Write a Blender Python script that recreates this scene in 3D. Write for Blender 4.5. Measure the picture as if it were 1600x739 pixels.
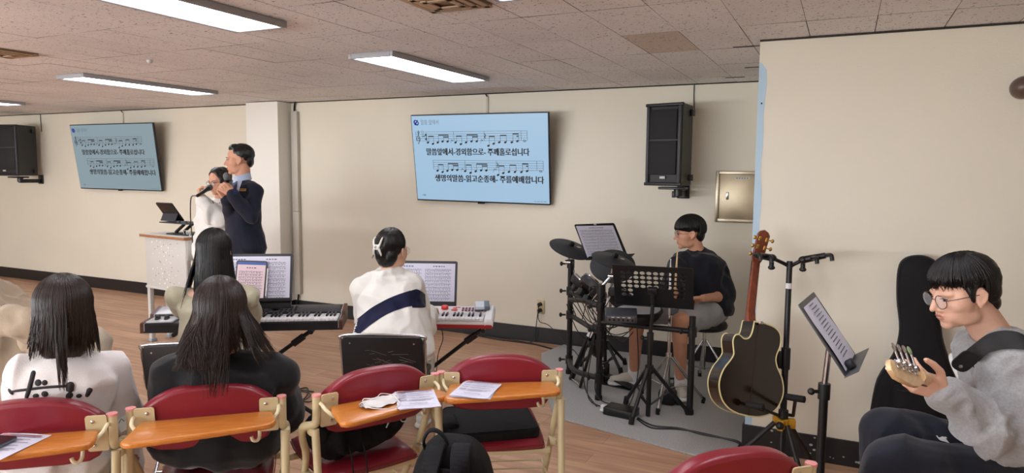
import bpy, bmesh, math, random
from mathutils import Vector as V, Matrix, noise, Quaternion
random.seed(7)
for o in list(bpy.data.objects): bpy.data.objects.remove(o)
SC = bpy.context.scene
COL = SC.collection
PI = math.pi

# ---------------------------------------------------------------- camera, world, light, exposure
FPX = 1085.7
YAW, PITCH, ROLL = -.4459, -.0925, .0087
CAM = V((0, 0, 1.565))
_f = V((math.sin(YAW)*math.cos(PITCH), math.cos(YAW)*math.cos(PITCH), math.sin(PITCH)))
_r = V((math.cos(YAW), -math.sin(YAW), 0)); _u = _r.cross(_f)
CR = _r*math.cos(ROLL) + _u*math.sin(ROLL); CU = -_r*math.sin(ROLL) + _u*math.cos(ROLL); CF = _f
cd = bpy.data.cameras.new('camera'); cam = bpy.data.objects.new('camera', cd); COL.objects.link(cam)
cd.sensor_fit = 'HORIZONTAL'; cd.sensor_width = 36; cd.lens = FPX*36/1600; cd.clip_start = .05; cd.clip_end = 60
cam.matrix_world = Matrix(((CR.x, CU.x, -CF.x, 0), (CR.y, CU.y, -CF.y, 0), (CR.z, CU.z, -CF.z, CAM.z), (0, 0, 0, 1)))
SC.camera = cam
W = bpy.data.worlds.new('world'); SC.world = W; W.use_nodes = True
W.node_tree.nodes['Background'].inputs[0].default_value = (.9, .95, 1, 1)
W.node_tree.nodes['Background'].inputs[1].default_value = .35
SC.view_settings.view_transform = 'Standard'; SC.view_settings.look = 'None'
SC.view_settings.gamma = 1; SC.view_settings.use_curve_mapping = False
SC.view_settings.exposure = 0.16
PANEL_STRENGTH = 9.0
def fill_light(name, loc, rot, sx, sy, power, col):
    l = bpy.data.lights.new(name, 'AREA'); l.shape = 'RECTANGLE'; l.size = sx; l.size_y = sy; l.energy = power; l.color = col
    o = bpy.data.objects.new(name, l); COL.objects.link(o); o.location = loc; o.rotation_euler = rot; return o
# added unseen area light behind the camera, tilted up to brighten the ceiling
fill_light('ceiling_fill', (-6, -3.9, 1.3), (PI*.5+.95, 0, 0), 9, 1.5, 720, (.86, .93, 1))

# ---------------------------------------------------------------- points from the measured view
def ray(x, y): return CR*((x-800)/FPX) - CU*((y-369.5)/FPX) + CF
def at(x, y, d): return CAM + ray(x, y)*d
def atY(x, y, Y): r = ray(x, y); return CAM + r*(Y/r.y)
def atZ(x, y, Z): r = ray(x, y); return CAM + r*((Z-CAM.z)/r.z)

# ---------------------------------------------------------------- materials
def lin(c): return tuple(((v/255)/12.92 if v/255 <= .04045 else ((v/255+.055)/1.055)**2.4) for v in c)
MATS = {}
def mat(name, rgb, rough=.5, metal=0, spec=.5, bump=0, bscale=80, var=0, vscale=6, coat=0, emit=None, sheen=0, stretch=None, alpha=None):
    m = bpy.data.materials.new(name); m.use_nodes = True; n = m.node_tree.nodes; L = m.node_tree.links
    b = n['Principled BSDF']; c = lin(rgb)
    b.inputs['Base Color'].default_value = (*c, 1); b.inputs['Roughness'].default_value = rough
    b.inputs['Metallic'].default_value = metal; b.inputs['Specular IOR Level'].default_value = spec
    b.inputs['Coat Weight'].default_value = coat; b.inputs['Coat Roughness'].default_value = .15
    b.inputs['Sheen Weight'].default_value = sheen
    if alpha is not None: b.inputs['Alpha'].default_value = alpha
    if emit: b.inputs['Emission Color'].default_value = (*lin(emit[0]), 1); b.inputs['Emission Strength'].default_value = emit[1]
    tc = n.new('ShaderNodeTexCoord'); mp = n.new('ShaderNodeMapping'); L.new(tc.outputs['Object'], mp.inputs[0])
    if stretch: mp.inputs['Scale'].default_value = stretch
    if var:
        t = n.new('ShaderNodeTexNoise'); t.inputs['Scale'].default_value = vscale; t.inputs['Detail'].default_value = 5; L.new(mp.outputs[0], t.inputs[0])
        r = n.new('ShaderNodeValToRGB'); r.color_ramp.elements[0].position = .3; r.color_ramp.elements[1].position = .7
        r.color_ramp.elements[0].color = (*[v*(1-var) for v in c], 1); r.color_ramp.elements[1].color = (*[min(1, v*(1+var)) for v in c], 1)
        L.new(t.outputs[0], r.inputs[0]); L.new(r.outputs[0], b.inputs['Base Color'])
    if bump:
        t = n.new('ShaderNodeTexNoise'); t.inputs['Scale'].default_value = bscale; t.inputs['Detail'].default_value = 3; L.new(mp.outputs[0], t.inputs[0])
        bp = n.new('ShaderNodeBump'); bp.inputs['Strength'].default_value = bump; bp.inputs['Distance'].default_value = .004
        L.new(t.outputs[0], bp.inputs['Height']); L.new(bp.outputs[0], b.inputs['Normal'])
    MATS[name] = m; return m
wall_m = mat('wall_paint', (226, 219, 202), .55, bump=.18, bscale=140, var=.03, vscale=1.2)
pillar_m = mat('pillar_paint', (232, 230, 222), .5, bump=.15, bscale=140)
blue_m = mat('blue_paint', (176, 203, 222), .5)
base_m = mat('baseboard_black', (24, 22, 24), .45, var=.2, vscale=3)
alum_m = mat('brushed_steel', (176, 166, 146), .38, 1, var=.08, vscale=9, stretch=(1, 1, 8))
blk = mat('black_plastic', (24, 24, 27), .45)
blk2 = mat('black_satin', (17, 17, 19), .38)
blk3 = mat('black_grille', (20, 20, 25), .6, bump=.6, bscale=600)
dgrey = mat('dark_grey', (58, 60, 66), .5)
mgrey = mat('mid_grey', (110, 112, 116), .5)
lgrey = mat('light_grey_metal', (196, 194, 190), .45)
wht = mat('white_plastic', (232, 232, 232), .4)
paper = mat('paper', (222, 222, 240), .7)
ink = mat('ink', (70, 70, 84), .8)
ink_l = mat('ink_pale', (150, 150, 170), .8)
chrome = mat('chrome', (205, 205, 208), .18, 1)
gold = mat('gold', (200, 160, 80), .3, 1)
rubber = mat('rubber', (15, 15, 15), .8)
red_v = mat('red_vinyl', (130, 30, 44), .3, spec=.5, bump=.12, bscale=260, var=.06, vscale=5)
beige_f = mat('beige_frame', (205, 190, 150), .45)
pink_c = mat('pink_cap', (226, 150, 146), .5)
skin = mat('skin', (206, 152, 124), .5, var=.07, vscale=14, spec=.35)
skin_p = mat('skin_pale', (222, 176, 152), .5, var=.06, vscale=14, spec=.35)
lips = mat('lips', (184, 118, 104), .5)
eye_m = mat('eye_dark', (28, 20, 18), .25)
def wood(name, a, b, rough, scale, stretch, coat=0):
    m = mat(name, a, rough, coat=coat); n = m.node_tree.nodes; L = m.node_tree.links
    tc = n['Texture Coordinate']; mp = n['Mapping']; mp.inputs['Scale'].default_value = stretch
    t = n.new('ShaderNodeTexNoise'); t.inputs['Scale'].default_value = scale; t.inputs['Detail'].default_value = 6; t.inputs['Distortion'].default_value = .6
    r = n.new('ShaderNodeValToRGB'); r.color_ramp.elements[0].position = .35; r.color_ramp.elements[1].position = .68
    r.color_ramp.elements[0].color = (*lin(a), 1); r.color_ramp.elements[1].color = (*lin(b), 1)
    L.new(mp.outputs[0], t.inputs[0]); L.new(t.outputs[0], r.inputs[0]); L.new(r.outputs[0], n['Principled BSDF'].inputs['Base Color']); return m
orange_w = wood('orange_wood', (186, 108, 40), (214, 138, 60), .3, 14, (1, 12, 12), .3)
desk_edge = wood('brown_wood_edge', (140, 92, 56), (170, 116, 74), .4, 14, (2, 12, 12))
rose_w = wood('rosewood', (15, 8, 7), (36, 20, 16), .16, 6, (14, 14, 1), .6)
maple = wood('maple', (214, 178, 128), (232, 202, 158), .35, 10, (10, 2, 10), .2)
maho = wood('mahogany', (104, 44, 24), (140, 64, 36), .3, 10, (10, 10, 1.5), .4)

# ---------------------------------------------------------------- object helpers
ROOT = {}
def thing(name, label, cat, loc=(0, 0, 0), rz=0, group=None):
    o = bpy.data.objects.new(name, None); COL.objects.link(o); o.empty_display_size = .1
    o.location = loc; o.rotation_euler = (0, 0, rz); o['label'] = label; o['category'] = cat
    if group: o['group'] = group
    ROOT[o.name] = Matrix.Translation(V(loc)) @ Matrix.Rotation(rz, 4, 'Z')
    return o
def tag(o, label=None, cat=None, group=None, kind=None):
    for k, v in (('label', label), ('category', cat), ('group', group), ('kind', kind)):
        if v: o[k] = v
    return o
def rel(loc, rz=0): return Matrix.Translation(V(loc)) @ Matrix.Rotation(rz, 4, 'Z')
def axes(o, x, z):
    """matrix with origin o, x axis along x, z axis near z"""
    x = V(x).normalized(); y = V(z).cross(x).normalized(); z = x.cross(y)
    return Matrix(((x.x, y.x, z.x, o[0]), (x.y, y.y, z.y, o[1]), (x.z, y.z, z.z, o[2]), (0, 0, 0, 1)))
class MB:
    def __init__(s): s.bm = bmesh.new(); s.mi = 0; s.M = Matrix()
    def add(s, vs, fs):
        v = [s.bm.verts.new(s.M @ V(p)) for p in vs]
        for f in fs:
            try: s.bm.faces.new([v[i] for i in f]).material_index = s.mi
            except ValueError: pass
        return s
    def box(s, c, sz, R=None, bev=0, seg=2):
        t = bmesh.new(); bmesh.ops.create_cube(t, size=1)
        for v in t.verts: v.co = V((v.co.x*sz[0], v.co.y*sz[1], v.co.z*sz[2]))
        if bev: bmesh.ops.bevel(t, geom=t.edges[:], offset=min(bev, min(sz)*.49), segments=seg, profile=.5, affect='EDGES')
        M = Matrix.Translation(V(c)) @ (R.to_4x4() if R else Matrix())
        t.verts.index_update(); s.add([M @ v.co for v in t.verts], [[v.index for v in f.verts] for f in t.faces]); t.free(); return s
    def tube(s, pts, r, n=8, closed=False, flat=1):
        pts = [V(p) for p in pts]; N = len(pts); rr = r if isinstance(r, (list, tuple)) else [r]*N
        vs = []; up = None
        for i, p in enumerate(pts):
            t = (pts[(i+1) % N]-pts[i-1]) if closed else (pts[min(i+1, N-1)]-pts[max(i-1, 0)])
            t = t.normalized() if t.length > 1e-9 else V((0, 0, 1))
            if up is None: up = V((0, 0, 1)) if abs(t.z) < .9 else V((0, 1, 0))
            a = t.cross(up); a = a.normalized() if a.length > 1e-6 else t.orthogonal().normalized()
            b = a.cross(t); up = b
            for k in range(n): q = 2*PI*k/n; vs.append(p + a*(rr[i]*math.cos(q)) + b*(rr[i]*flat*math.sin(q)))
        fs = [[i*n+k, i*n+(k+1) % n, ((i+1) % N)*n+(k+1) % n, ((i+1) % N)*n+k] for i in range(N if closed else N-1) for k in range(n)]
        if not closed: fs += [list(range(n))[::-1], list(range((N-1)*n, N*n))]
        return s.add(vs, fs)
    def cyl(s, a, b, r, r2=None, n=14): return s.tube([a, b], [r, r if r2 is None else r2], n)
    def lathe(s, prof, M=None, n=24):
        M = M or Matrix(); vs = [M @ V((r*math.cos(2*PI*k/n), r*math.sin(2*PI*k/n), z)) for r, z in prof for k in range(n)]
        fs = [[i*n+k, i*n+(k+1) % n, (i+1)*n+(k+1) % n, (i+1)*n+k] for i in range(len(prof)-1) for k in range(n)]
        if prof[0][0] > 1e-6: fs.append(list(range(n))[::-1])
        if prof[-1][0] > 1e-6: fs.append([(len(prof)-1)*n+k for k in range(n)])
        return s.add(vs, fs)
    def ell(s, c, rad, R=None, u=16, v=10):
        M = Matrix.Translation(V(c)) @ (R.to_4x4() if R else Matrix()); vs = [M @ V((0, 0, -rad[2]))]
        for j in range(1, v):
            q = -PI/2+PI*j/v
            vs += [M @ V((rad[0]*math.cos(q)*math.cos(2*PI*k/u), rad[1]*math.cos(q)*math.sin(2*PI*k/u), rad[2]*math.sin(q))) for k in range(u)]
        vs.append(M @ V((0, 0, rad[2]))); e = len(vs)-1
        fs = [[0, 1+(k+1) % u, 1+k] for k in range(u)] + [[1+j*u+k, 1+j*u+(k+1) % u, 1+(j+1)*u+(k+1) % u, 1+(j+1)*u+k] for j in range(v-2) for k in range(u)]
        fs += [[e, 1+(v-2)*u+k, 1+(v-2)*u+(k+1) % u] for k in range(u)]
        return s.add(vs, fs)
    def prism(s, pts, z0, z1, M=None, bev=0):
        M = M or Matrix(); n = len(pts)
        t = bmesh.new(); lo = [t.verts.new((p[0], p[1], z0)) for p in pts]; hi = [t.verts.new((p[0], p[1], z1)) for p in pts]
        t.faces.new(lo[::-1]); t.faces.new(hi)
        for i in range(n): t.faces.new((lo[i], lo[(i+1) % n], hi[(i+1) % n], hi[i]))
        bmesh.ops.recalc_face_normals(t, faces=t.faces[:])
        if bev: bmesh.ops.bevel(t, geom=[e for e in t.edges if abs(e.verts[0].co.z-e.verts[1].co.z) < 1e-7], offset=bev, segments=3, profile=.5, affect='EDGES')
        t.verts.index_update(); s.add([M @ v.co for v in t.verts], [[v.index for v in f.verts] for f in t.faces]); t.free(); return s
    def loft(s, rings, close=True):
        n = len(rings[0]); vs = [p for r in rings for p in r]
        fs = [[i*n+k, i*n+(k+1) % n, (i+1)*n+(k+1) % n, (i+1)*n+k] for i in range(len(rings)-1) for k in range(n)]
        if close: fs += [list(range(n))[::-1], [(len(rings)-1)*n+k for k in range(n)]]
        return s.add(vs, fs)
    def torus(s, c, R, r, nrm=(0, 0, 1), n=24, m=8, arc=2*PI, start=0, sy=1):
        M = V((0, 0, 1)).rotation_difference(V(nrm)).to_matrix()
        k = n if arc >= 2*PI-1e-6 else n+1
        pts = [V(c)+M @ V((R*math.cos(start+arc*i/n), R*sy*math.sin(start+arc*i/n), 0)) for i in range(k)]
        return s.tube(pts, r, m, closed=arc >= 2*PI-1e-6)
    def build(s, name, m, parent=None, smooth=True, angle=46, world=True):
        bmesh.ops.recalc_face_normals(s.bm, faces=s.bm.faces[:])
        me = bpy.data.meshes.new(name); s.bm.to_mesh(me); s.bm.free()
        return link(name, me, m, parent, smooth, angle, world)
def link(name, me, m, parent=None, smooth=True, angle=46, world=True):
    o = bpy.data.objects.new(name, me); COL.objects.link(o)
    for x in (m if isinstance(m, (list, tuple)) else [m]): me.materials.append(x)
    if parent:
        o.parent = parent; p = parent
        while p.parent: p = p.parent
        if world and p.name in ROOT: me.transform(ROOT[p.name].inverted())
    if smooth:
        me.polygons.foreach_set('use_smooth', [True]*len(me.polygons))
        if angle < 180: me.set_sharp_from_angle(angle=math.radians(angle))
    me.update(); return o
def dup(o, parent=None):
    c = o.copy(); COL.objects.link(c); c.parent = parent
    for ch in list(o.children): dup(ch, c)
    return c
def struct(o): o['kind'] = 'structure'; return o
def rrect(w, h, r, n=4):
    out = []
    for cx, cy, a in ((w/2-r, h/2-r, 0), (-w/2+r, h/2-r, PI/2), (-w/2+r, -h/2+r, PI), (w/2-r, -h/2+r, 3*PI/2)):
        out += [(cx+r*math.cos(a+PI/2*k/n), cy+r*math.sin(a+PI/2*k/n)) for k in range(n+1)]
    return out
def arc_pts(pts, n=6):
    """Catmull-Rom through points"""
    pts = [V(p) for p in pts]; out = []
    for i in range(len(pts)-1):
        a, b, c, d = pts[max(i-1, 0)], pts[i], pts[i+1], pts[min(i+2, len(pts)-1)]
        for k in range(n):
            t = k/n; out.append(.5*((2*b)+(c-a)*t+(2*a-5*b+4*c-d)*t*t+(3*b-a-3*c+d)*t**3))
    return out+[pts[-1]]
def text_mesh(body, size, bold=0, shear=0):
    cu = bpy.data.curves.new('t', 'FONT'); cu.body = body; cu.size = size; cu.offset = bold; cu.shear = shear; cu.align_x = 'CENTER'; cu.align_y = 'CENTER'; cu.resolution_u = 2
    o = bpy.data.objects.new('t', cu); COL.objects.link(o)
    dg = bpy.context.evaluated_depsgraph_get(); me = bpy.data.meshes.new_from_object(o.evaluated_get(dg))
    bpy.data.objects.remove(o); bpy.data.curves.remove(cu); return me
def write(mb, body, M, width=None, height=None, bold=0):
    """flat lettering on the plane of M (x right, y up), fitted to width / height"""
    me = text_mesh(body, 1, bold)
    if not me.vertices: return
    xs = [v.co.x for v in me.vertices]; ys = [v.co.y for v in me.vertices]
    w, h = max(xs)-min(xs), max(ys)-min(ys); cx, cy = (max(xs)+min(xs))/2, (max(ys)+min(ys))/2
    sx = width/w if width else height/h; sy = height/h if height else sx
    mb.add([M @ V(((v.co.x-cx)*sx, (v.co.y-cy)*sy, 0)) for v in me.vertices], [list(p.vertices) for p in me.polygons])
    bpy.data.meshes.remove(me)
# ---------------------------------------------------------------- soft shapes: overlapping solids fused into one skin
def soft(mb, name, m, parent=None, voxel=.006, it=6, fold=None, fac=.5, angle=180):
    """fuse the closed solids of mb into one continuous surface; fold=(amp, scale vector, ridge) adds cloth folds"""
    bmesh.ops.recalc_face_normals(mb.bm, faces=mb.bm.faces[:])
    me = bpy.data.meshes.new('soft'); mb.bm.to_mesh(me); mb.bm.free()
    o = bpy.data.objects.new('soft', me); COL.objects.link(o)
    r = o.modifiers.new('r', 'REMESH'); r.mode = 'VOXEL'; r.voxel_size = voxel; r.adaptivity = 0
    if it: s = o.modifiers.new('s', 'SMOOTH'); s.factor = fac; s.iterations = it
    dg = bpy.context.evaluated_depsgraph_get(); dg.update(); out = bpy.data.meshes.new_from_object(o.evaluated_get(dg))
    bpy.data.objects.remove(o); bpy.data.meshes.remove(me); out.name = name; out.materials.clear()
    for f in (fold or []):
        amp, sc, kind = f; co = [v.co.copy() for v in out.vertices]; no = [v.normal.copy() for v in out.vertices]
        for i, v in enumerate(out.vertices):
            p = co[i]; q = V((p.x*sc[0], p.y*sc[1], p.z*sc[2]))
            a = noise.noise(q)
            if kind == 'ridge': a = .5-abs(noise.noise(q + .35*V((noise.noise(q*.7), noise.noise(q*.7+V((9, 2, 5))), 0))))*2.2
            v.co = co[i] + no[i]*(a*amp)
    out.update(); return link(name, out, m, parent, True, angle)
def cap(mb, a, b, ra, rb, n=14):
    """tapered rod with round ends"""
    a, b = V(a), V(b); d = b-a; L = d.length
    if L < 1e-6: return mb.ell(a, (ra, ra, ra))
    M = axes_z(a, d); pr = [(ra*math.cos(q), ra*math.sin(q)) for q in [-PI/2+PI/2*k/4 for k in range(5)]]
    pr += [(rb*math.cos(q), L+rb*math.sin(q)) for q in [PI/2*k/4 for k in range(5)]]
    pr[0] = (0, -ra); pr[-1] = (0, L+rb); return mb.lathe(pr, M, n)
def axes_z(o, z):
    z = V(z).normalized(); x = z.orthogonal().normalized(); y = z.cross(x)
    return Matrix(((x.x, y.x, z.x, o[0]), (x.y, y.y, z.y, o[1]), (x.z, y.z, z.z, o[2]), (0, 0, 0, 1)))
def chain(mb, pts, rs, n=14):
    for i in range(len(pts)-1): cap(mb, pts[i], pts[i+1], rs[i], rs[i+1], n)
    return mb
# ---------------------------------------------------------------- room
H = 2.29; YB = 5.804; YF = 4.059; XC = -.455; XL = -12.5; XR = 3.2; Y0 = -4.2
# floor: vinyl planks running along the stage wall
fm = mat('plank_vinyl', (160, 120, 95), .42, spec=.4); n = fm.node_tree.nodes; L = fm.node_tree.links
br = n.new('ShaderNodeTexBrick'); br.offset = .37; br.inputs['Scale'].default_value = 1
br.inputs['Color1'].default_value = (*lin((204, 164, 134)), 1); br.inputs['Color2'].default_value = (*lin((188, 146, 116)), 1); br.inputs['Mortar'].default_value = (*lin((140, 108, 88)), 1)
br.inputs['Mortar Size'].default_value = .0012; br.inputs['Brick Width'].default_value = 1.2; br.inputs['Row Height'].default_value = .15; br.inputs['Bias'].default_value = 0
L.new(n['Texture Coordinate'].outputs['Object'], br.inputs[0])
gr = n.new('ShaderNodeTexNoise'); gr.inputs['Scale'].default_value = 3; gr.inputs['Detail'].default_value = 7; gr.inputs['Distortion'].default_value = .8
n['Mapping'].inputs['Scale'].default_value = (.7, 7, 1); L.new(n['Mapping'].outputs[0], gr.inputs[0])
rp = n.new('ShaderNodeValToRGB'); rp.color_ramp.elements[0].position = .3; rp.color_ramp.elements[1].position = .7
rp.color_ramp.elements[0].color = (.62, .58, .56, 1); rp.color_ramp.elements[1].color = (1.12, 1.12, 1.12, 1); L.new(gr.outputs[0], rp.inputs[0])
mx = n.new('ShaderNodeMix'); mx.data_type = 'RGBA'; mx.blend_type = 'MULTIPLY'; mx.inputs[0].default_value = .8
L.new(br.outputs[0], mx.inputs[6]); L.new(rp.outputs[0], mx.inputs[7]); L.new(mx.outputs[2], n['Principled BSDF'].inputs['Base Color'])
mb = MB(); mb.box(((XL+XR)/2, (Y0+YB)/2, -.05), (XR-XL+.4, YB-Y0+.4, .1)); struct(mb.build('floor', fm, smooth=False))
# ceiling tiles .303 x .606 with hairline gaps
def tile_mat(name, rgb):
    m = mat(name, rgb, .9, spec=.1); n = m.node_tree.nodes; L = m.node_tree.links
    mp = n['Mapping']; mp.inputs['Scale'].default_value = (1, 1, 1)
    t = n.new('ShaderNodeTexNoise'); t.inputs['Scale'].default_value = 62; t.inputs['Detail'].default_value = 2; t.inputs['Distortion'].default_value = 1.2; L.new(mp.outputs[0], t.inputs[0])
    r = n.new('ShaderNodeValToRGB'); r.color_ramp.elements[0].position = .335; r.color_ramp.elements[1].position = .365
    c = lin(rgb); r.color_ramp.elements[0].color = (*[v*.3 for v in c], 1); r.color_ramp.elements[1].color = (*c, 1)
    L.new(t.outputs[0], r.inputs[0])
    t2 = n.new('ShaderNodeTexNoise'); t2.inputs['Scale'].default_value = 1.3; t2.inputs['Detail'].default_value = 3; L.new(mp.outputs[0], t2.inputs[0])
    mx = n.new('ShaderNodeMix'); mx.data_type = 'RGBA'; mx.blend_type = 'MULTIPLY'; mx.inputs[0].default_value = .25; L.new(r.outputs[0], mx.inputs[6]); L.new(t2.outputs[0], mx.inputs[7])
    L.new(mx.outputs[2], n['Principled BSDF'].inputs['Base Color']); return m
tiles = [tile_mat('ceiling_tile', (248, 244, 243)), tile_mat('ceiling_tile_b', (244, 240, 239)), tile_mat('ceiling_tile_old', (224, 210, 198)), mat('ceiling_gap', (60, 52, 48), .9)]
old = {(-1.115, 3.65)}
mb = MB(); mb.mi = 3; mb.box(((XL+XR)/2, (Y0+YB)/2, H+.056), (XR-XL+.4, YB-Y0+.4, .1))
rnd = random.Random(3); i0 = int((XL+1.115)/.303)-2
for i in range(i0, 16):
    x = -1.115+.303*i
    for j in range(-14, 5):
        y = 3.65+.604*j
        if x < XL-.3 or x > XR or y < Y0-.6 or y > YB: continue
        mb.mi = 2 if any(abs(x-a) < .16 and abs(y-b) < .1 for a, b in old) else (1 if rnd.random() < .35 else 0)
        g = .0011 if rnd.random() < .7 else .002; y1 = min(y+.604, YB-.006) - g; x0, x1 = x+g, x+.303-g; y0 = y+g*.6
        dz = [rnd.uniform(0, .002) for _ in range(4)]
        mb.add([(x0, y0, H+dz[0]), (x1, y0, H+dz[1]), (x1, y1, H+dz[2]), (x0, y1, H+dz[3])], [(3, 2, 1, 0)])
ce = mb.build('ceiling', tiles, smooth=False)
ce['kind'] = 'structure'
def wallbox(name, lo, hi, m=wall_m):
    b = MB(); b.box([(a+c)/2 for a, c in zip(lo, hi)], [c-a for a, c in zip(lo, hi)]); return struct(b.build(name, m, smooth=False))
ZT = H-.008
wallbox('wall_back', (XL, YB, 0), (XC+.2, YB+.15, ZT))
wallbox('wall_right_front', (XC, YF, 0), (XR, YB+.15, ZT))
wallbox('wall_left', (XL-.15, Y0, 0), (XL, YB+.15, ZT))
wallbox('wall_right', (XR, Y0, 0), (XR+.15, YF, ZT))
wallbox('wall_behind', (XL, Y0-.15, 0), (XR, Y0, ZT))
PX0, PX1, PY = -5.87, -5.42, 5.60
wallbox('pillar', (PX0, PY, 0), (PX1, YB, ZT), pillar_m)
def basebd(name, lo, hi):
    b = MB(); b.box([(a+c)/2 for a, c in zip(lo, hi)], [c-a for a, c in zip(lo, hi)], bev=.003); return struct(b.build(name, base_m, smooth=False))
bt = .012; bh = .143
basebd('baseboard_back_left', (XL, YB-bt, 0), (PX0, YB, bh)); basebd('baseboard_back', (PX1, YB-bt, 0), (XC, YB, bh))
basebd('baseboard_pillar', (PX0-bt, PY-bt, 0), (PX1+bt, PY, bh)); basebd('baseboard_pillar_side', (PX1, PY, 0), (PX1+bt, YB-bt, bh))
basebd('baseboard_right', (XC-bt, YF-bt, 0), (XR, YF, bh)); basebd('baseboard_block_side', (XC-bt, YF, 0), (XC, YB, bh))
# chipped paint specks on the right baseboard
chip = mat('chipped_paint', (176, 176, 172), .7); mb = MB()
for x, y, r in ((1206, 673, .006), (1205, 691, .004), (1273, 684, .005), (1267, 695, .007), (1272, 703, .006), (1266, 708, .004), (1297, 714, .003), (1302, 716, .003), (1318, 714, .004), (1343, 723, .008), (1338, 722, .005), (1352, 728, .005)):
    p = atY(x, y, YF-bt-.0005); mb.ell(p, (r*1.3, .0008, r), u=8, v=6)
struct(mb.build('trim_3', chip))
# unpainted pale blue strip down the corner of the right wall
mb = MB(); pts = []
for i in range(25):
    z = .145+(2.13-.145)*i/24; w = .036+.004*math.sin(i*1.7)+.003*math.sin(i*.6); pts.append((w, z))
poly = [(0, .145)]+[(w, z) for w, z in pts]+[(0.01, 2.17), (0, 2.17)]
mb.prism(poly, 0, .0015, Matrix(((1, 0, 0, XC), (0, 0, -1, YF), (0, 1, 0, 0), (0, 0, 0, 1)))); struct(mb.build('trim_1', blue_m, smooth=False))
mb = MB()
for z in (.62, 1.22, 1.95): mb.ell((XC+.02, YF-.002, z), (.005, .003, .005), u=8, v=6)
struct(mb.build('trim_2', dgrey))
# dark joint between ceiling and walls
mb = MB(); mb.box(((XL+XC)/2, YB-.004, H-.004), (XC-XL, .008, .006)); mb.box(((XC+XR)/2, YF-.005, H-.005), (XR-XC, .012, .009)); struct(mb.build('trim_4', mat('joint_dark', (50, 42, 36), .8), smooth=False))
# missing tile slots beside the wall corner
mb = MB()
for a, b, y, w in ((-.86, -.72, 5.52, .018), (-.66, -.47, 5.05, .016), (-.62, -.47, 4.22, .01)): mb.box(((a+b)/2, y, H-.001), (b-a, w, .003))
struct(mb.build('trim_5', MATS['ceiling_gap'], smooth=False))
# ---------------------------------------------------------------- ceiling light panels
lamp_frame = mat('lamp_frame', (164, 164, 168), .5); lamp_on = mat('lamp_diffuser', (255, 255, 255), .5, emit=((246, 247, 255), PANEL_STRENGTH))
def panel(x, y, label, sx=.335, sy=1.27):
    t = thing('ceiling_light', label, 'ceiling light', (x, y, H), 0, 'ceiling light panels')
    f = MB(); hh = .032
    for s in (-1, 1):
        f.box((s*(sx/2-.011), 0, -hh/2), (.022, sy, hh), bev=.003); f.box((0, s*(sy/2-.009), -hh/2), (sx-.044, .018, hh), bev=.003)
    f.box((0, 0, -.005), (sx-.02, sy-.02, .01)); f.build('lamp_frame', lamp_frame, t, world=False)
    d = MB(); d.box((0, 0, -.02), (sx-.044, sy-.036, .012)); d.build('diffuser', lamp_on, t, smooth=False, world=False)
panel(-2.672, 2.03, 'large bright ceiling light panel cut by the top edge, nearest the camera')
panel(-2.672, 4.18, 'long lit ceiling panel right of the pillar, in front of the right television')
panel(-5.45, 4.08, 'long lit ceiling panel left of the pillar, above the left television')
panel(-8.42, 4.08, 'lit ceiling panel at the far left edge, only its tip visible')
panel(-1.16, 1.99, 'ceiling light panel at the top edge of which only a bright sliver shows')
for x, y in ((-5.45, 2.03), (-8.42, 2.03), (.1, 2.03), (-2.67, -.1), (-5.45, -.1), (-8.42, -.1), (.1, -1.3), (-2.67, -2.4), (-5.45, -2.4)):
    panel(x, y, 'lit ceiling panel behind the view or outside the frame')
# air diffusers
vm = mat('vent_metal', (176, 150, 120), .6); vd = mat('vent_dark', (126, 104, 80), .7)
def vent(x, y, label):
    t = thing('ceiling_vent', label, 'ceiling vent', (x, y, H), 0); f = MB(); s = .31
    for k, w in enumerate((s, s*.74, s*.5)):
        z = -.012-.004*k
        for q in (-1, 1): f.box((q*(w/2-.02), 0, z), (.03, w, .006), bev=.002); f.box((0, q*(w/2-.02), z), (w, .03, .006), bev=.002)
    f.build('vent_frame', vm, t, world=False); b = MB(); b.box((0, 0, -.006), (s-.01, s-.01, .012)); b.build('backing', vd, t, world=False, smooth=False)
vent(-1.57, 2.60, 'square tan ceiling vent at the top edge between the two light panels')
vent(-4.83, 2.62, 'tan ceiling vent at the left edge above the left television')
# small ceiling sensor
t = MB(); t.lathe([(.02, 0), (.02, -.01), (.012, -.02), (0, -.022)], Matrix.Translation(atZ(234, 94, H))); tag(t.build('ceiling_sensor', lgrey), 'tiny round grey ceiling sensor between the two left light panels', 'sensor')

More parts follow.
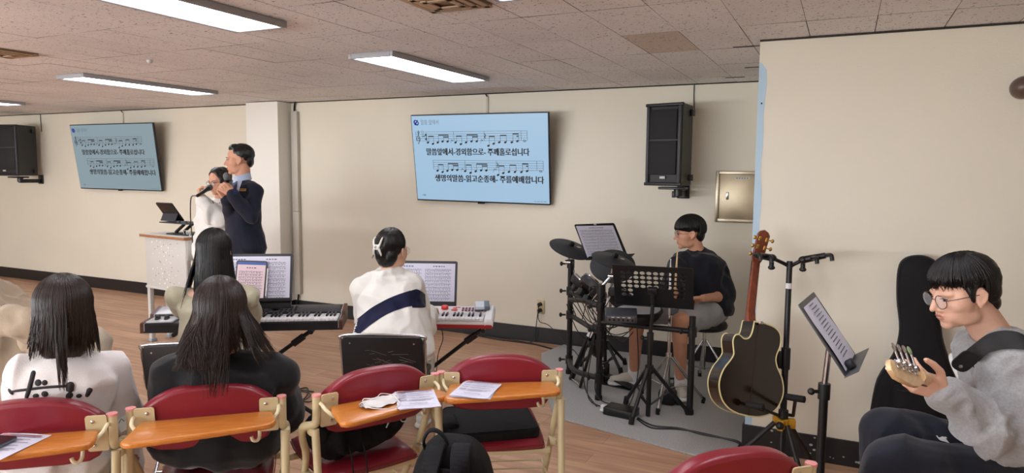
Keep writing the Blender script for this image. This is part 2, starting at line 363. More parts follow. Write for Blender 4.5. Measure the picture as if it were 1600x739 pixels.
# ---------------------------------------------------------------- televisions
def television(TL, TR, BR, BL, label, bg, strength):
    c = (TL+TR+BR+BL)/4; w = ((TR-TL).length+(BR-BL).length)/2; ux = ((TR-TL)+(BR-BL)).normalized(); uy = ((TL-BL)+(TR-BR)).normalized(); h = ((TL-BL).length+(TR-BR).length)/2
    N = ux.cross(uy).normalized(); M = Matrix(((ux.x, uy.x, N.x, c.x), (ux.y, uy.y, N.y, c.y), (ux.z, uy.z, N.z, c.z), (0, 0, 0, 1)))
    t = thing('television', label, 'television', (c.x, c.y, c.z)); mb = MB(); mb.M = M
    mb.box((0, 0, -.016), (w, h, .028), bev=.004); mb.box((0, -.05, -.04), (w*.8, h*.6, .03), bev=.01); mb.box((0, -h/2-.006, -.01), (.07, .012, .02), bev=.003); mb.build('body', blk2, t)
    sm = mat('tv_screen', (20, 25, 30), .3, emit=(bg, strength)); mb = MB(); mb.M = M; mb.box((0, .003, -.001), (w-.018, h-.022, .003)); mb.build('screen', sm, t, smooth=False)
    mb = MB(); 
    def q(u, v): return ((u-.5)*w, (.5-v)*h)
    Z = .0012
    def bar(x0, y0, x1, y1, th=.003):
        a, b = V(x0+(0,)) if isinstance(x0, tuple) else None, None
    def ln(u0, v0, u1, v1, th):
        a, b = q(u0, v0), q(u1, v1); d = V((b[0]-a[0], b[1]-a[1], 0)); nn = V((-d.y, d.x, 0)).normalized()*th/2
        A, B = V((a[0], a[1], Z)), V((b[0], b[1], Z)); mb.add([M @ (A-nn), M @ (B-nn), M @ (B+nn), M @ (A+nn)], [(0, 1, 2, 3)])
    def dot(u, v, rx, ry, rot=.4, hole=False):
        a = q(u, v); P = []
        for k in range(10):
            x, y = rx*math.cos(2*PI*k/10), ry*math.sin(2*PI*k/10); P.append((a[0]+x*math.cos(rot)-y*math.sin(rot), a[1]+x*math.sin(rot)+y*math.cos(rot)))
        if hole:
            Q = [(a[0]+(p[0]-a[0])*.55, a[1]+(p[1]-a[1])*.55) for p in P]
            mb.add([M @ V((p[0], p[1], Z)) for p in P+Q], [(k, (k+1) % 10, 10+(k+1) % 10, 10+k) for k in range(10)])
        else: mb.add([M @ V((p[0], p[1], Z)) for p in P], [tuple(range(10))])
    U = lambda x: (x-55)/835
    Vv = lambda y: (y-112)/527
    def staff(x0, x1, y0, dx, heads, beams, bars, clef):
        for k in range(5): ln(U(x0), Vv(y0+k*13.5), U(x1), Vv(y0+k*13.5), .0022)
        for b in bars: ln(U(b+dx), Vv(y0), U(b+dx), Vv(y0+54), .003)
        ln(U(x0), Vv(y0), U(x0), Vv(y0+54), .003)
        for x, y, top in heads:
            dot(U(x+dx), Vv(y0+y), .014, .0095); 
            if top is not None: ln(U(x+dx+7), Vv(y0+y), U(x+dx+7), Vv(y0+top), .003)
        for a, b, y in beams: ln(U(a+dx+6), Vv(y0+y), U(b+dx+8), Vv(y0+y), .010)
    hs = [(158, 64, 27), (190, 72, 27), (222, 64, 20), (254, 58, 20), (286, 58, 20), (336, 64, 27), (369, 74, 27), (402, 64, 20), (436, 58, 20), (468, 58, 20), (538, 84, 30), (570, 72, 30), (604, 64, 25), (640, 64, 25), (678, 64, 17), (711, 58, 17)]
    bs = [(158, 190, 27), (222, 286, 20), (254, 286, 32), (336, 369, 27), (402, 468, 20), (436, 468, 32), (538, 570, 30), (604, 640, 25), (678, 711, 17), (700, 711, 30)]
    staff(82, 768, 213, 0, hs, bs, (327, 515, 733, 768), True); staff(183, 855, 384, 50, hs, bs, (337, 530, 768, 805), False)
    dot(U(752), Vv(270), .014, .010, 0, True); dot(U(840), Vv(442), .014, .010, 0, True)
    for x in (311, 497): ln(U(x-6), Vv(281), U(x), Vv(262), .0025); ln(U(x), Vv(262), U(x+10), Vv(268), .006)
    for x in (366, 566): ln(U(x-6), Vv(452), U(x), Vv(432), .0025); ln(U(x), Vv(432), U(x+10), Vv(438), .006)
    for x, y in ((520, 243), (588, 413)):
        ln(U(x-3), Vv(y-18), U(x+4), Vv(y-6), .006); ln(U(x+4), Vv(y-6), U(x-3), Vv(y+2), .009); ln(U(x-3), Vv(y+2), U(x+3), Vv(y+12), .006)
    # treble clef, flats and time signature
    cl = [(100, 285), (94, 280), (100, 275), (104, 270), (102, 240), (97, 215), (101, 206), (104, 214), (98, 232), (86, 250), (88, 262), (100, 266), (110, 260), (108, 248), (99, 248), (96, 256)]
    cp = arc_pts([(*q(U(x), Vv(y)), Z) for x, y in cl], 4); mb.tube([M @ p for p in cp], .0026, 4)
    for x in (124, 133): ln(U(x), Vv(200+(x-124)), U(x), Vv(245), .002); dot(U(x+4), Vv(240), .006, .007, 0, True)
    for yy in (232, 256): write(mb, '4', M @ Matrix.Translation((*q(U(147), Vv(yy)), Z)), height=.038, bold=.01)
    write(mb, '\ub9d0\uc500\uc55e\uc5d0\uc11c-\uacbd\uc678\ud568\uc73c\ub85c- \uc8fc\uaed8\ud640\ub85c\uc12d\ub2c8\ub2e4', M @ Matrix.Translation((-0.0022, 0, 0)) @ Matrix.Translation((*q(.4865, .418), Z+0)), width=w*.757, height=h*.083, bold=.012)
    write(mb, '\ub9d0\uc500\uc55e\uc5d0\uc11c-\uacbd\uc678\ud568\uc73c\ub85c- \uc8fc\uaed8\ud640\ub85c\uc12d\ub2c8\ub2e4', M @ Matrix.Translation((0.0022, 0, 0)) @ Matrix.Translation((*q(.4865, .418), Z+0.0002)), width=w*.757, height=h*.083, bold=.012)
    write(mb, '\uc0dd\uba85\uc758\ub9d0\uc500-\uc77d\uace0\uc21c\uc885\ud574- \uc8fc\ub97c\uc608\ubc30\ud569\ub2c8\ub2e4', M @ Matrix.Translation((-0.0022, 0, 0)) @ Matrix.Translation((*q(.56, .722), Z+0)), width=w*.80, height=h*.083, bold=.012)
    write(mb, '\uc0dd\uba85\uc758\ub9d0\uc500-\uc77d\uace0\uc21c\uc885\ud574- \uc8fc\ub97c\uc608\ubc30\ud569\ub2c8\ub2e4', M @ Matrix.Translation((0.0022, 0, 0)) @ Matrix.Translation((*q(.56, .722), Z+0.0002)), width=w*.80, height=h*.083, bold=.012)
    write(mb, '1/30', M @ Matrix.Translation((*q(.063, .93), Z)), height=.016, bold=.02)
    mb.build('lyrics', mat('screen_black', (12, 16, 24), .4), t, smooth=False)
    mb = MB()
    write(mb, '\ub9d0\uc500 \uc55e\uc5d0\uc11c', M @ Matrix.Translation((*q(.148, .082), Z)), width=w*.137, height=h*.058, bold=-.004)
    for k, (a, ww) in enumerate(((.89, .014), (.91, .02), (.935, .012), (.955, .02))): ln(a, .962, a+ww, .962, .004)
    mb.build('title_lettering', mat('title_grey', (92, 112, 132), .5), t, smooth=False)
    mb = MB()   # round blue emblem of two interlocked hooks
    cx, cy = q(.043, .085); rr = .024
    for s in (1, -1):
        P = [M @ V((cx+s*x*rr, cy+s*y*rr, Z)) for x, y in ((.75, .8), (.1, .75), (-.55, .9), (-.95, .25), (-.6, -.35), (-.05, -.1), (.15, .3))]
        mb.tube(arc_pts(P, 4), .0062, 5)
    mb.build('emblem', mat('emblem_blue', (20, 50, 170), .4), t, smooth=False)
    mb = MB(); back = M @ V((0, 0, -.05)); mb.box((back.x, (back.y+YB)/2, back.z), (.5, max(.02, YB-back.y-.005), .4), bev=.005); mb.build('wall_bracket', blk, t)
    return t
television(*[atY(x, y, Y) for x, y, Y in ((641, 180, 5.56), (857, 175, 5.56), (860, 321, 5.74), (652, 313, 5.74))], 'wall television between pillar and right speaker, bright blue lyric slide with black notes', (172, 207, 236), .74)
television(*[atY(x, y, Y) for x, y, Y in ((108, 195, 5.57), (238, 192, 5.57), (253, 299, 5.74), (126, 295, 5.74))], 'wall television at the left beside the pillar, dimmer grey-blue lyric slide', (150, 172, 182), .66)

# ---------------------------------------------------------------- loudspeakers on wall brackets
def speaker(M, label, w=.30, d=.26, h=.63):
    c = M.translation; t = thing('wall_speaker', label, 'loudspeaker', tuple(c))
    mb = MB(); mb.M = M   # local: x right, y back (into wall), z up ; trapezoid cabinet
    out = [(-w/2, -d/2), (w/2, -d/2), (w*.36, d/2), (-w*.36, d/2)]
    mb.prism(out, -h/2, h/2, bev=.012)
    for s in (-1, 1): mb.box((0, -d/2-.004, s*(h/2-.012)), (w+.02, .03, .026), bev=.008)
    mb.build('cabinet', blk, t)
    mb = MB(); mb.M = M
    mb.box((-.012, -d/2-.006, h*.225), (w-.06, .014, h*.40), bev=.004); mb.box((-.012, -d/2-.006, -h*.165), (w-.06, .014, h*.50-.06), bev=.004); mb.build('grille', blk3, t)
    mb = MB(); mb.M = M
    for s in (-1, 1): mb.box((s*(w/2-.016), -d/2-.01, 0), (.026, .024, h-.04), bev=.008)
    mb.box((0, -d/2-.009, h*.055), (w-.05, .014, .012), bev=.003); mb.build('front_frame', dgrey, t)
    mb = MB(); mb.box((0, -d/2-.0145, -h*.40), (.045, .003, .018)); mb.bm.transform(M); mb.build('badge', lgrey, t, smooth=False)
    mb = MB(); mb.M = M
    for s in (-1, 1): mb.box((w*.41, d*.32, s*h*.40), (.03, .05, .05), bev=.004)
    mb.build('corner_handle', blk2, t)
    mb = MB(); b = M @ V((0, 0, -h/2)); wy = YB-.01
    mb.box((b.x+.02, b.y, b.z-.02), (.2, .16, .02), bev=.003); mb.cyl((b.x+.06, b.y, b.z-.08), (b.x+.06, b.y, b.z-.01), .035)
    mb.box((b.x+.04, (b.y+wy)/2, b.z-.07), (.06, abs(wy-b.y), .05), bev=.004); mb.box((b.x+.04, wy, b.z-.05), (.1, .015, .12), bev=.003)
    mb.build('wall_bracket', blk2, t)
    mb = MB(); mb.tube(arc_pts([(b.x+.11, YB-.01, b.z+h*.9), (b.x+.10, YB-.008, b.z+h+.08), (b.x+.1, YB-.008, H)]), .004, 6); mb.build('cable', blk2, t)
    return t
cR = (atY(1036, 228, 5.50)); rotR = Matrix.Rotation(math.radians(-8), 4, 'Z')
speaker(Matrix.Translation((-1.245, 5.50, 1.785)) @ Matrix.Rotation(math.radians(-14), 4, 'Z'), 'black wall speaker between the bright television and the steel cabinet')
speaker(Matrix.Translation((-9.93, 5.52, 1.79)) @ Matrix.Rotation(math.radians(14), 4, 'Z'), 'black wall speaker at the left edge beside the dimmer television', w=.42, d=.34, h=.66)
# ---------------------------------------------------------------- small wall fittings
t = thing('electrical_cabinet', 'steel wall cabinet with a keyhole plate beside the blue strip', 'cabinet', (-.81, YB, 1.38))
a, b = atY(1121, 268, YB), atY(1121, 347, YB); x0, x1, z0, z1 = -.945, -.585, 1.178, 1.588; cz = (z0+z1)/2; cx = (x0+x1)/2
mb = MB()
for s in (-1, 1): mb.box((cx+s*((x1-x0)/2-.014), YB-.014, cz), (.028, .028, z1-z0), bev=.003); mb.box((cx, YB-.014, cz+s*((z1-z0)/2-.014)), (x1-x0, .0275, .028), bev=.003)
mb.build('frame', alum_m, t); mb = MB(); mb.box((cx, YB-.01, cz), (x1-x0-.05, .014, z1-z0-.05), bev=.002); d = mb.build('door', mat('cabinet_door', (178, 164, 140), .42, .8, var=.1, vscale=5), t)
mb = MB(); p = atY(1137, 306, YB); mb.box((p.x, YB-.02, p.z), (.022, .008, .06), bev=.003); mb.mi = 1; mb.box((p.x, YB-.025, p.z-.008), (.008, .004, .022)); mb.build('lock_plate', [chrome, dgrey], d)
mb = MB(); mb.box((p.x+.11, YB-.019, z1-.055), (.11, .004, .018)); mb.mi = 1
for k in range(5): mb.box((p.x+.07+.02*k, YB-.0215, z1-.055), (.012, .001, .006))
mb.build('name_plate', [lgrey, dgrey], d, smooth=False)
t = thing('wall_outlet', 'cream wall outlet with two plugged black cables above the baseboard', 'outlet', (-2.46, YB, .35)); p = atY(845, 479, YB)
mb = MB(); mb.box((p.x, YB-.006, p.z), (.075, .012, .125), bev=.005); mb.build('cover_plate', mat('cream_plastic', (214, 198, 158), .4), t)
for dz in (.025, -.03):
    mb = MB(); mb.cyl((p.x, YB-.01, p.z+dz), (p.x, YB-.045, p.z+dz), .02, .017); mb.cyl((p.x, YB-.045, p.z+dz), (p.x+.003, YB-.06, p.z+dz-.02), .008); mb.build('plug', blk, t)
def cable(name, label, pts, r=.004, n=8, group=None):
    m = MB(); m.tube(arc_pts(pts, n), r, 6); return tag(m.build(name, blk2), label, 'cable', group)
q = p
cable('power_cable', 'black cable hanging straight down from the wall outlet to the floor', [(q.x, YB-.06, q.z-.02), (q.x-.02, YB-.05, q.z-.15), (q.x-.04, YB-.04, .03), (q.x-.06, YB-.08, .006), (q.x+.2, YB-.2, .006)])
cable('power_cable', 'black cable sagging right from the wall outlet onto the grey carpet', [(q.x+.003, YB-.06, q.z+.02), (q.x+.01, YB-.06, q.z-.12), (q.x+.12, YB-.07, .18), (q.x+.3, YB-.1, .03), (q.x+.42, YB-.22, .02), (q.x+.55, YB-.45, .02)])
e = [atZ(x, y, .006) for x, y in ((700, 515), (770, 529), (835, 538), (872, 547), (905, 553))]; cable('floor_cable', 'black cable lying along the foot of the back wall', e, .005)
e = [atZ(x, y, .006) for x, y in ((735, 522), (800, 531), (850, 541), (866, 549), (895, 560))]; cable('floor_cable', 'second black cable looping off the wall towards the drum carpet', e, .005)
# cable duct beside the pillar, cable at its ends
t = thing('cable_duct', 'grey cable duct running down the back wall beside the pillar', 'cable duct', (-5.27, YB, 1.2))
a, b = atY(463, 174, YB), atY(472, 459, YB); ax = a.x+.0
mb = MB(); mb.box((ax, YB-.022, (a.z+1.12)/2), (.085, .044, a.z-1.122), bev=.004); mb.box((ax, YB-.022, (1.118+b.z)/2), (.085, .044, 1.118-b.z), bev=.004); mb.build('duct', mat('duct_grey', (190, 184, 172), .5), t)
mb = MB(); mb.tube(arc_pts([(ax-.01, YB-.02, a.z), (ax-.005, YB-.02, a.z+.06), (ax+.015, YB-.03, a.z+.1), (ax+.01, YB-.02, H-.005)]), .009, 6); mb.tube(arc_pts([(ax, YB-.02, b.z+.01), (ax-.005, YB-.025, b.z-.06), (ax-.02, YB-.03, .1), (ax-.02, YB-.05, .01)]), .009, 6); mb.build('cable', blk2, t)
def wirecover(x, z0, label):
    m = MB(); m.box((x, YB-.006, (z0+H-.03)/2), (.022, .012, H-.03-z0), bev=.002); m.mi = 1; m.tube([(x, YB-.012, H-.03), (x-.01, YB-.03, H-.004)], .006, 6); return tag(m.build('wire_cover', [mat('wire_cover', (206, 198, 180), .5), blk2]), label, 'wire cover')
wirecover(atY(762, 160, YB).x, 1.9, 'narrow cream wire cover above the bright right television'); wirecover(atY(193, 180, YB).x, 1.9, 'narrow cream wire cover above the dimmer left television')
# dome on the right wall
p = atY(1597, 138, YF); mb = MB(); mb.lathe([(.050, 0), (.053, .01), (.053, .04), (.046, .065), (.028, .085), (0, .092)], axes((p.x, p.y, p.z), (1, 0, 0), (0, -1, 0)))
tag(mb.build('wall_dome', mat('dome_brown', (92, 72, 64), .35)), 'small brown dome fixed to the wall at the right edge', 'wall fitting')
# carpet
cm = mat('carpet_grey', (174, 173, 171), .95, spec=.1, bump=.8, bscale=350, var=.22, vscale=160)
mb = MB(); cp = [(-2.24, YB-.014), (-2.3, 5.42), (-2.0, 4.75), (-1.62, 4.02)] + [(-.62, 3.79), (-.46, 3.85), (-.44, 4.04), (XC-.014, YF-.014), (XC-.014, YB-.014)]
mb.prism(cp[::-1], 0, .012, bev=.004); tag(mb.build('carpet', cm), 'grey carpet under the drum kit against the back wall', 'carpet')
# ---------------------------------------------------------------- red lecture chairs with wooden writing boards
def make_chair(label):
    t = thing('lecture_chair', label, 'chair', (0, 0, 0), 0, 'red lecture chairs')
    B = lambda mb, n, m, p=None, **k: mb.build(n, m, p or t, world=False, **k)
    tilt = Matrix.Rotation(math.radians(9), 4, 'X'); PM = Matrix.Translation((0, .0, .717)) @ tilt @ Matrix(((1, 0, 0, 0), (0, 0, -1, 0), (0, 1, 0, 0), (0, 0, 0, 1)))
    out = []
    for k in range(25):
        x = .208*(1-2*k/24); out.append((x, .045+.074*(1-(abs(x)/.212)**3)))
    bl = [(-.212, .015), (-.208, -.055), (-.19, -.088), (-.16, -.104), (-.08, -.111), (.08, -.111), (.16, -.104), (.19, -.088), (.208, -.055), (.212, .015)]
    mb = MB(); mb.prism(out+bl, -.026, .026, PM, bev=.014); bk = B(mb, 'backrest', red_v, angle=50)
    sm = [(p[0]*.985, p[1]*.985+.001) for p in out]; mb = MB(); mb.tube([PM @ V((x, y-.004, .0165)) for x, y in sm], .0016, 5); B(mb, 'seam', mat('red_seam', (110, 20, 36), .5) if 'red_seam' not in MATS else MATS['red_seam'], bk)
    # seat pad, dished
    nx, ny = 20, 18; top = []; bot = []
    mb = MB()
    for j in range(ny+1):
        for i in range(nx+1):
            u, v = 2*i/nx-1, 2*j/ny-1; sx = .205*u*(1-.06*(v < 0)*(-v)); e = max(abs(u)**7, abs(v)**7)
            x = .205*u*(1-.05*v*v); y = .235+.215*v*(1-.07*u*u)
            zt = .475-.035*e-.018*(1-u*u)*(1-v*v)*1.2+.012*max(0, v)**3; top.append((x*(1-.03*e), y, zt)); bot.append((x*.96, .235+(y-.235)*.96, .405+.012*e))
    W1 = nx+1; fs = [[j*W1+i, j*W1+i+1, (j+1)*W1+i+1, (j+1)*W1+i] for j in range(ny) for i in range(nx)]; K = len(top)
    ring = [i for i in range(W1)]+[j*W1+nx for j in range(1, ny+1)]+[ny*W1+i for i in range(nx-1, -1, -1)]+[j*W1 for j in range(ny-1, 0, -1)]
    f2 = [[K+a for a in f[::-1]] for f in fs]; f3 = [[ring[k], ring[(k+1) % len(ring)], K+ring[(k+1) % len(ring)], K+ring[k]] for k in range(len(ring))]
    mb.add(top+bot, fs+f2+f3); st = B(mb, 'seat', red_v, angle=70)
    mb = MB(); mb.tube([V(top[k])*1+V((0, 0, -.012))+(V((top[k][0], top[k][1]-.235, 0)).normalized()*.0035) for k in ring], .002, 5, closed=True); B(mb, 'seam', MATS['red_seam'], st)
    # frame
    for s in (-1, 1):
        q = 0 if s < 0 else 1
        mb = MB(); mb.tube(arc_pts([(s*.2375, -.026, .772), (s*.2375, -.024, .73), (s*.2375, -.022, .69), (s*(.242-.003*q), -.018+.004*q, .667), (s*(.258-.016*q), -.006+.008*q, .66), (s*(.272-.026*q), .01+.008*q, .655), (s*(.275-.027*q), .026+.01*q, .635)], 5), .0155, 12); po = B(mb, 'post', beige_f)
        mb = MB(); mb.cyl((s*.2375, -.026, .768), (s*.2375, -.0262, .776), .0165, n=14); B(mb, 'post_cap', pink_c, po)
        mb = MB(); mb.prism(rrect(.062, .125, .008), -.0025, .0025, Matrix.Translation((s*.195, -.034, .715)) @ tilt @ Matrix(((1, 0, 0, 0), (0, 0, -1, 0), (0, 1, 0, 0), (0, 0, 0, 1)))); pl = B(mb, 'mounting_plate', beige_f, smooth=False)
        for dz in (.042, -.042):
            mb = MB(); mb.lathe([(.006, 0), (.006, .002), (.003, .004), (0, .004)], Matrix.Translation((s*.186, -.037-dz*.158, .715+dz)) @ Matrix.Rotation(PI/2, 4, 'X'), 10); B(mb, 'bolt', chrome, pl)
        mb = MB(); mb.tube(arc_pts([(s*.246, -.030, .652), (s*.246, -.05, .50), (s*.246, -.11, .02)], 4), .0145, 10); B(mb, 'leg', beige_f)
        mb = MB(); mb.tube(arc_pts([(s*(.275-.027*q), .026+.01*q, .64), (s*(.268-.022*q), .045+.01*q, .60), (s*.236, .12, .45), (s*.232, .42, .02)], 4), .0135, 10); B(mb, 'leg', beige_f)
        mb = MB(); mb.box((s*.254, -.01, .64), (.02, .04, .026), bev=.006); B(mb, 'hinge', beige_f); mb = MB(); mb.box((s*.235, .10, .43), (.03, .05, .03), bev=.006); B(mb, 'hinge', beige_f)
        for yy in (-.112, .425):
            mb = MB(); mb.cyl((s*(.246 if yy < 0 else .232), yy, 0), (s*(.246 if yy < 0 else .232), yy, .035), .018); B(mb, 'foot_cap', rubber)
    mb = MB(); mb.box((0, .06, .405), (.44, .022, .022), bev=.004); mb.box((0, .36, .405), (.44, .022, .022), bev=.004); B(mb, 'seat_rail', beige_f)
    mb = MB()
    for k in range(5): mb.tube([(-.225, -.02+.085*k, .25), (.225, -.02+.085*k, .25)], .0035, 6)
    for s in (-1, 1): mb.tube([(s*.225, -.07, .262), (s*.225, -.02, .25), (s*.225, .34, .25)], .004, 6)
    B(mb, 'wire_basket', beige_f)
    # writing board
    o = [(-.195, -.052), (.20, -.052), (.208, -.062), (.222, -.15), (.214, -.178), (.19, -.19), (.05, -.215), (-.10, -.238), (-.19, -.248), (-.214, -.243), (-.228, -.225), (-.205, -.065)]
    mb = MB(); mb.prism(o[::-1], .715, .735, bev=.007); bd = B(mb, 'writing_board', orange_w, angle=60)
    for s in (-1, 1):
        mb = MB(); mb.tube(arc_pts([(s*.228, -.036, .745), (s*.228, -.06, .742), (s*.222, -.085, .73), (s*.19, -.1, .708), (s*.1, -.1, .708)], 4), .0065, 8); B(mb, 'board_bracket', mat('cream_rod', (226, 214, 178), .4) if 'cream_rod' not in MATS else MATS['cream_rod'])
    mb = MB(); mb.tube(arc_pts([(.165, -.06, .715), (.165, -.075, .69), (.165, -.085, .66), (.158, -.095, .648), (.145, -.1, .652), (.14, -.1, .665)], 4), .006, 8); B(mb, 'bag_hook', MATS['cream_rod'])
    return t
ch0 = make_chair('red chair holding the seated woman in the white printed T-shirt, phone on its board')
used = [0]
def chair(mid, th, label):
    o = ch0 if not used[0] else dup(ch0); used[0] = 1
    o.location = (mid[0], mid[1], 0); o.rotation_euler = (0, 0, th); o['label'] = label; ROOT[o.name] = rel(o.location, th); return o
def from_posts(l, r): l, r = atZ(*l, .772), atZ(*r, .772); m = (l+r)/2; d = r-l; return m, math.atan2(d.y, d.x)
def chair_at(r, th, l=None):
    r = atZ(*r, .772); m = r - V((math.cos(th), math.sin(th), 0))*.2375; return m, th
CH = {}
CH['A'] = chair_at((178.7, 643), math.radians(40)); chair(*CH['A'], 'red chair at the left with a phone on a paper on its board')
CH['B'] = from_posts((206, 635), (441, 616)); chair(*CH['B'], 'red chair with an empty orange board, behind the woman in black')
CH['C'] = from_posts((490.4, 615), (675, 582)); chair(*CH['C'], 'tilted red chair with a white mask and a paper on its board')
CH['D'] = from_posts((690, 579), (871, 575)); chair(*CH['D'], 'red chair with a small paper on its board, beside the grey carpet')
CH['E'] = chair_at((1257, 719), math.radians(43)); chair(*CH['E'], 'red chair at the bottom edge in front of the guitar stand, only its top visible')
CH['G'] = chair_at((-66, 548), math.radians(-62)); CH['G'] = (CH['G'][0]-V((math.cos(CH['G'][1]+PI/2), math.sin(CH['G'][1]+PI/2), 0))*.10, CH['G'][1]); chair(*CH['G'], 'red chair at the left edge under the person in beige')
mF = (-.80, 1.40); CH['F'] = (V((mF[0], mF[1], 0)), math.radians(38)); chair(*CH['F'], 'red chair below the frame carrying the standing black backpack')
def cl(k, x, y, z): m, th = CH[k]; return V((m[0]+x*math.cos(th)-y*math.sin(th), m[1]+x*math.sin(th)+y*math.cos(th), z))
# papers on the boards
hp = mat('handout_header', (214, 150, 140), .7); hb2 = mat('handout_blue', (96, 120, 180), .7)
def handout(name, label, k, x, y, rot, sheets=2, w=.148, h=.21, zb=.7355):
    m, th = CH[k]; c = cl(k, x, y, zb); mb = MB()
    for i in range(sheets):
        R = Matrix.Translation(c+V((0, 0, .0006+.0009*i))) @ Matrix.Rotation(th+rot+.05*(sheets-1-i), 4, 'Z')
        mb.M = R; n = 8
        vs = [(-w/2+w*a/n, -h/2+h*b/n, .001*math.sin(a*.9+b*.5)+.0012+.001*(i)) for b in range(n+1) for a in range(n+1)]
        mb.mi = 0; mb.add(vs, [(b*(n+1)+a, b*(n+1)+a+1, (b+1)*(n+1)+a+1, (b+1)*(n+1)+a) for b in range(n) for a in range(n)])
    z = .0034+.001*sheets
    def ba(x0, x1, yy, t, mi): mb.mi = mi; mb.add([(x0, yy-t, z), (x1, yy-t, z), (x1, yy+t, z), (x0, yy+t, z)], [(0, 1, 2, 3)])
    ba(-.065, .065, .087, .005, 2); ba(-.04, .062, .09, .0022, 3); ba(-.05, .05, .080, .0015, 3)
    for j, yy in enumerate((.06, .036, .012, -.012, -.022)): ba(-.062, -.035, yy+.003, .0018, 1); ba(-.03, .05+.012*(j % 2), yy, .0012, 1); ba(-.02, .03, yy-.005, .001, 4)
    ba(-.03, .035, -.055, .0016, 1); ba(-.06, .06, -.075, .0008, 4)
    return tag(mb.build(name, [paper, ink, hp, hb2, ink_l], angle=180), label, 'paper', 'printed handouts')
handout('handout', 'two printed white sheets beside the mask, overhanging the board', 'C', .085, -.165, math.radians(-22), 2, .148, .20)
handout('handout', 'printed white sheets on the board of the chair beside the carpet', 'D', -.105, -.155, math.radians(-22), 3, .148, .19)
handout('handout', 'printed white sheet under the dark phone at the left edge', 'A', -.03, -.155, math.radians(-20), 1, .16, .22)
t = thing('smartphone', 'dark smartphone lying on the sheet at the left edge', 'phone', tuple(cl('A', -.06, -.165, .74))); m, th = CH['A']
mb = MB(); mb.M = Matrix.Translation(cl('A', -.06, -.165, .7458)) @ Matrix.Rotation(th+math.radians(-22), 4, 'Z'); mb.prism(rrect(.076, .155, .012), -.004, .004, bev=.0015); mb.build('body', mat('phone_edge', (120, 128, 138), .3, .8), t)
mb = MB(); mb.M = Matrix.Translation(cl('A', -.06, -.165, .7500)) @ Matrix.Rotation(th+math.radians(-22), 4, 'Z'); mb.prism(rrect(.073, .152, .011), 0, .0006); mb.build('screen', mat('phone_glass', (30, 20, 24), .12), t)
# face mask
t = thing('face_mask', 'white folded face mask with ear loops on the orange board', 'mask', tuple(cl('C', -.055, -.15, .736))); m, th = CH['C']
cm_ = mat('mask_white', (226, 224, 222), .85, bump=.3, bscale=300); mb = MB(); R = Matrix.Translation(cl('C', -.045, -.135, .739)) @ Matrix.Rotation(th+math.radians(12), 4, 'Z'); mb.M = R; n = 12
oy = lambda a: .045*(1-.55*abs(2*a/n-1)**2)
for lay in (0, 1):
    vs = [(-.075+.15*a/n, (2*b/6-1)*oy(a)+.006*lay, .004+.012*lay*(1-(2*b/6-1)**2)+.003*math.sin(a*1.3+b)) for b in range(7) for a in range(n+1)]
    mb.add(vs, [(b*(n+1)+a, b*(n+1)+a+1, (b+1)*(n+1)+a+1, (b+1)*(n+1)+a) for b in range(6) for a in range(n)])
mb.build('cloth', cm_, t)
for s in (-1, 1):
    mb = MB(); mb.M = R; mb.tube(arc_pts([(s*.07, .02, .008), (s*.06, -.04, .006), (s*.015, -.078, .003), (s*-.035, -.07, .004), (s*-.05, -.03, .012), (s*-.065, .012, .016)] if s < 0 else [(.07, .02, .01), (.03, .035, .02), (-.02, .0, .022), (-.05, .03, .02), (-.072, -.01, .01)], 6), .0016, 5); mb.build('ear_loop', cm_, t)
# white card between two chairs
mb = MB(); p = at(193, 662, 2.42); mb.M = Matrix.Translation(p) @ Matrix.Rotation(.5, 4, 'Z') @ Matrix.Rotation(1.0, 4, 'X') @ Matrix.Rotation(.6, 4, 'Z'); mb.box((0, 0, 0), (.036, .05, .002)); mb.mi = 1; mb.tube([(-.012, .01, .0015), (.0, .02, .0015), (.006, .006, .0015)], .0015, 4); mb.mi = 0
mb.tube([(0, .025, 0), (.012, .03, -.01), (.025, .032, -.02)], .0008, 4)
tag(mb.build('paper_tag', [mat('tag_white', (220, 230, 222), .6), ink]), 'small white tag hanging between the two left red chairs', 'tag')

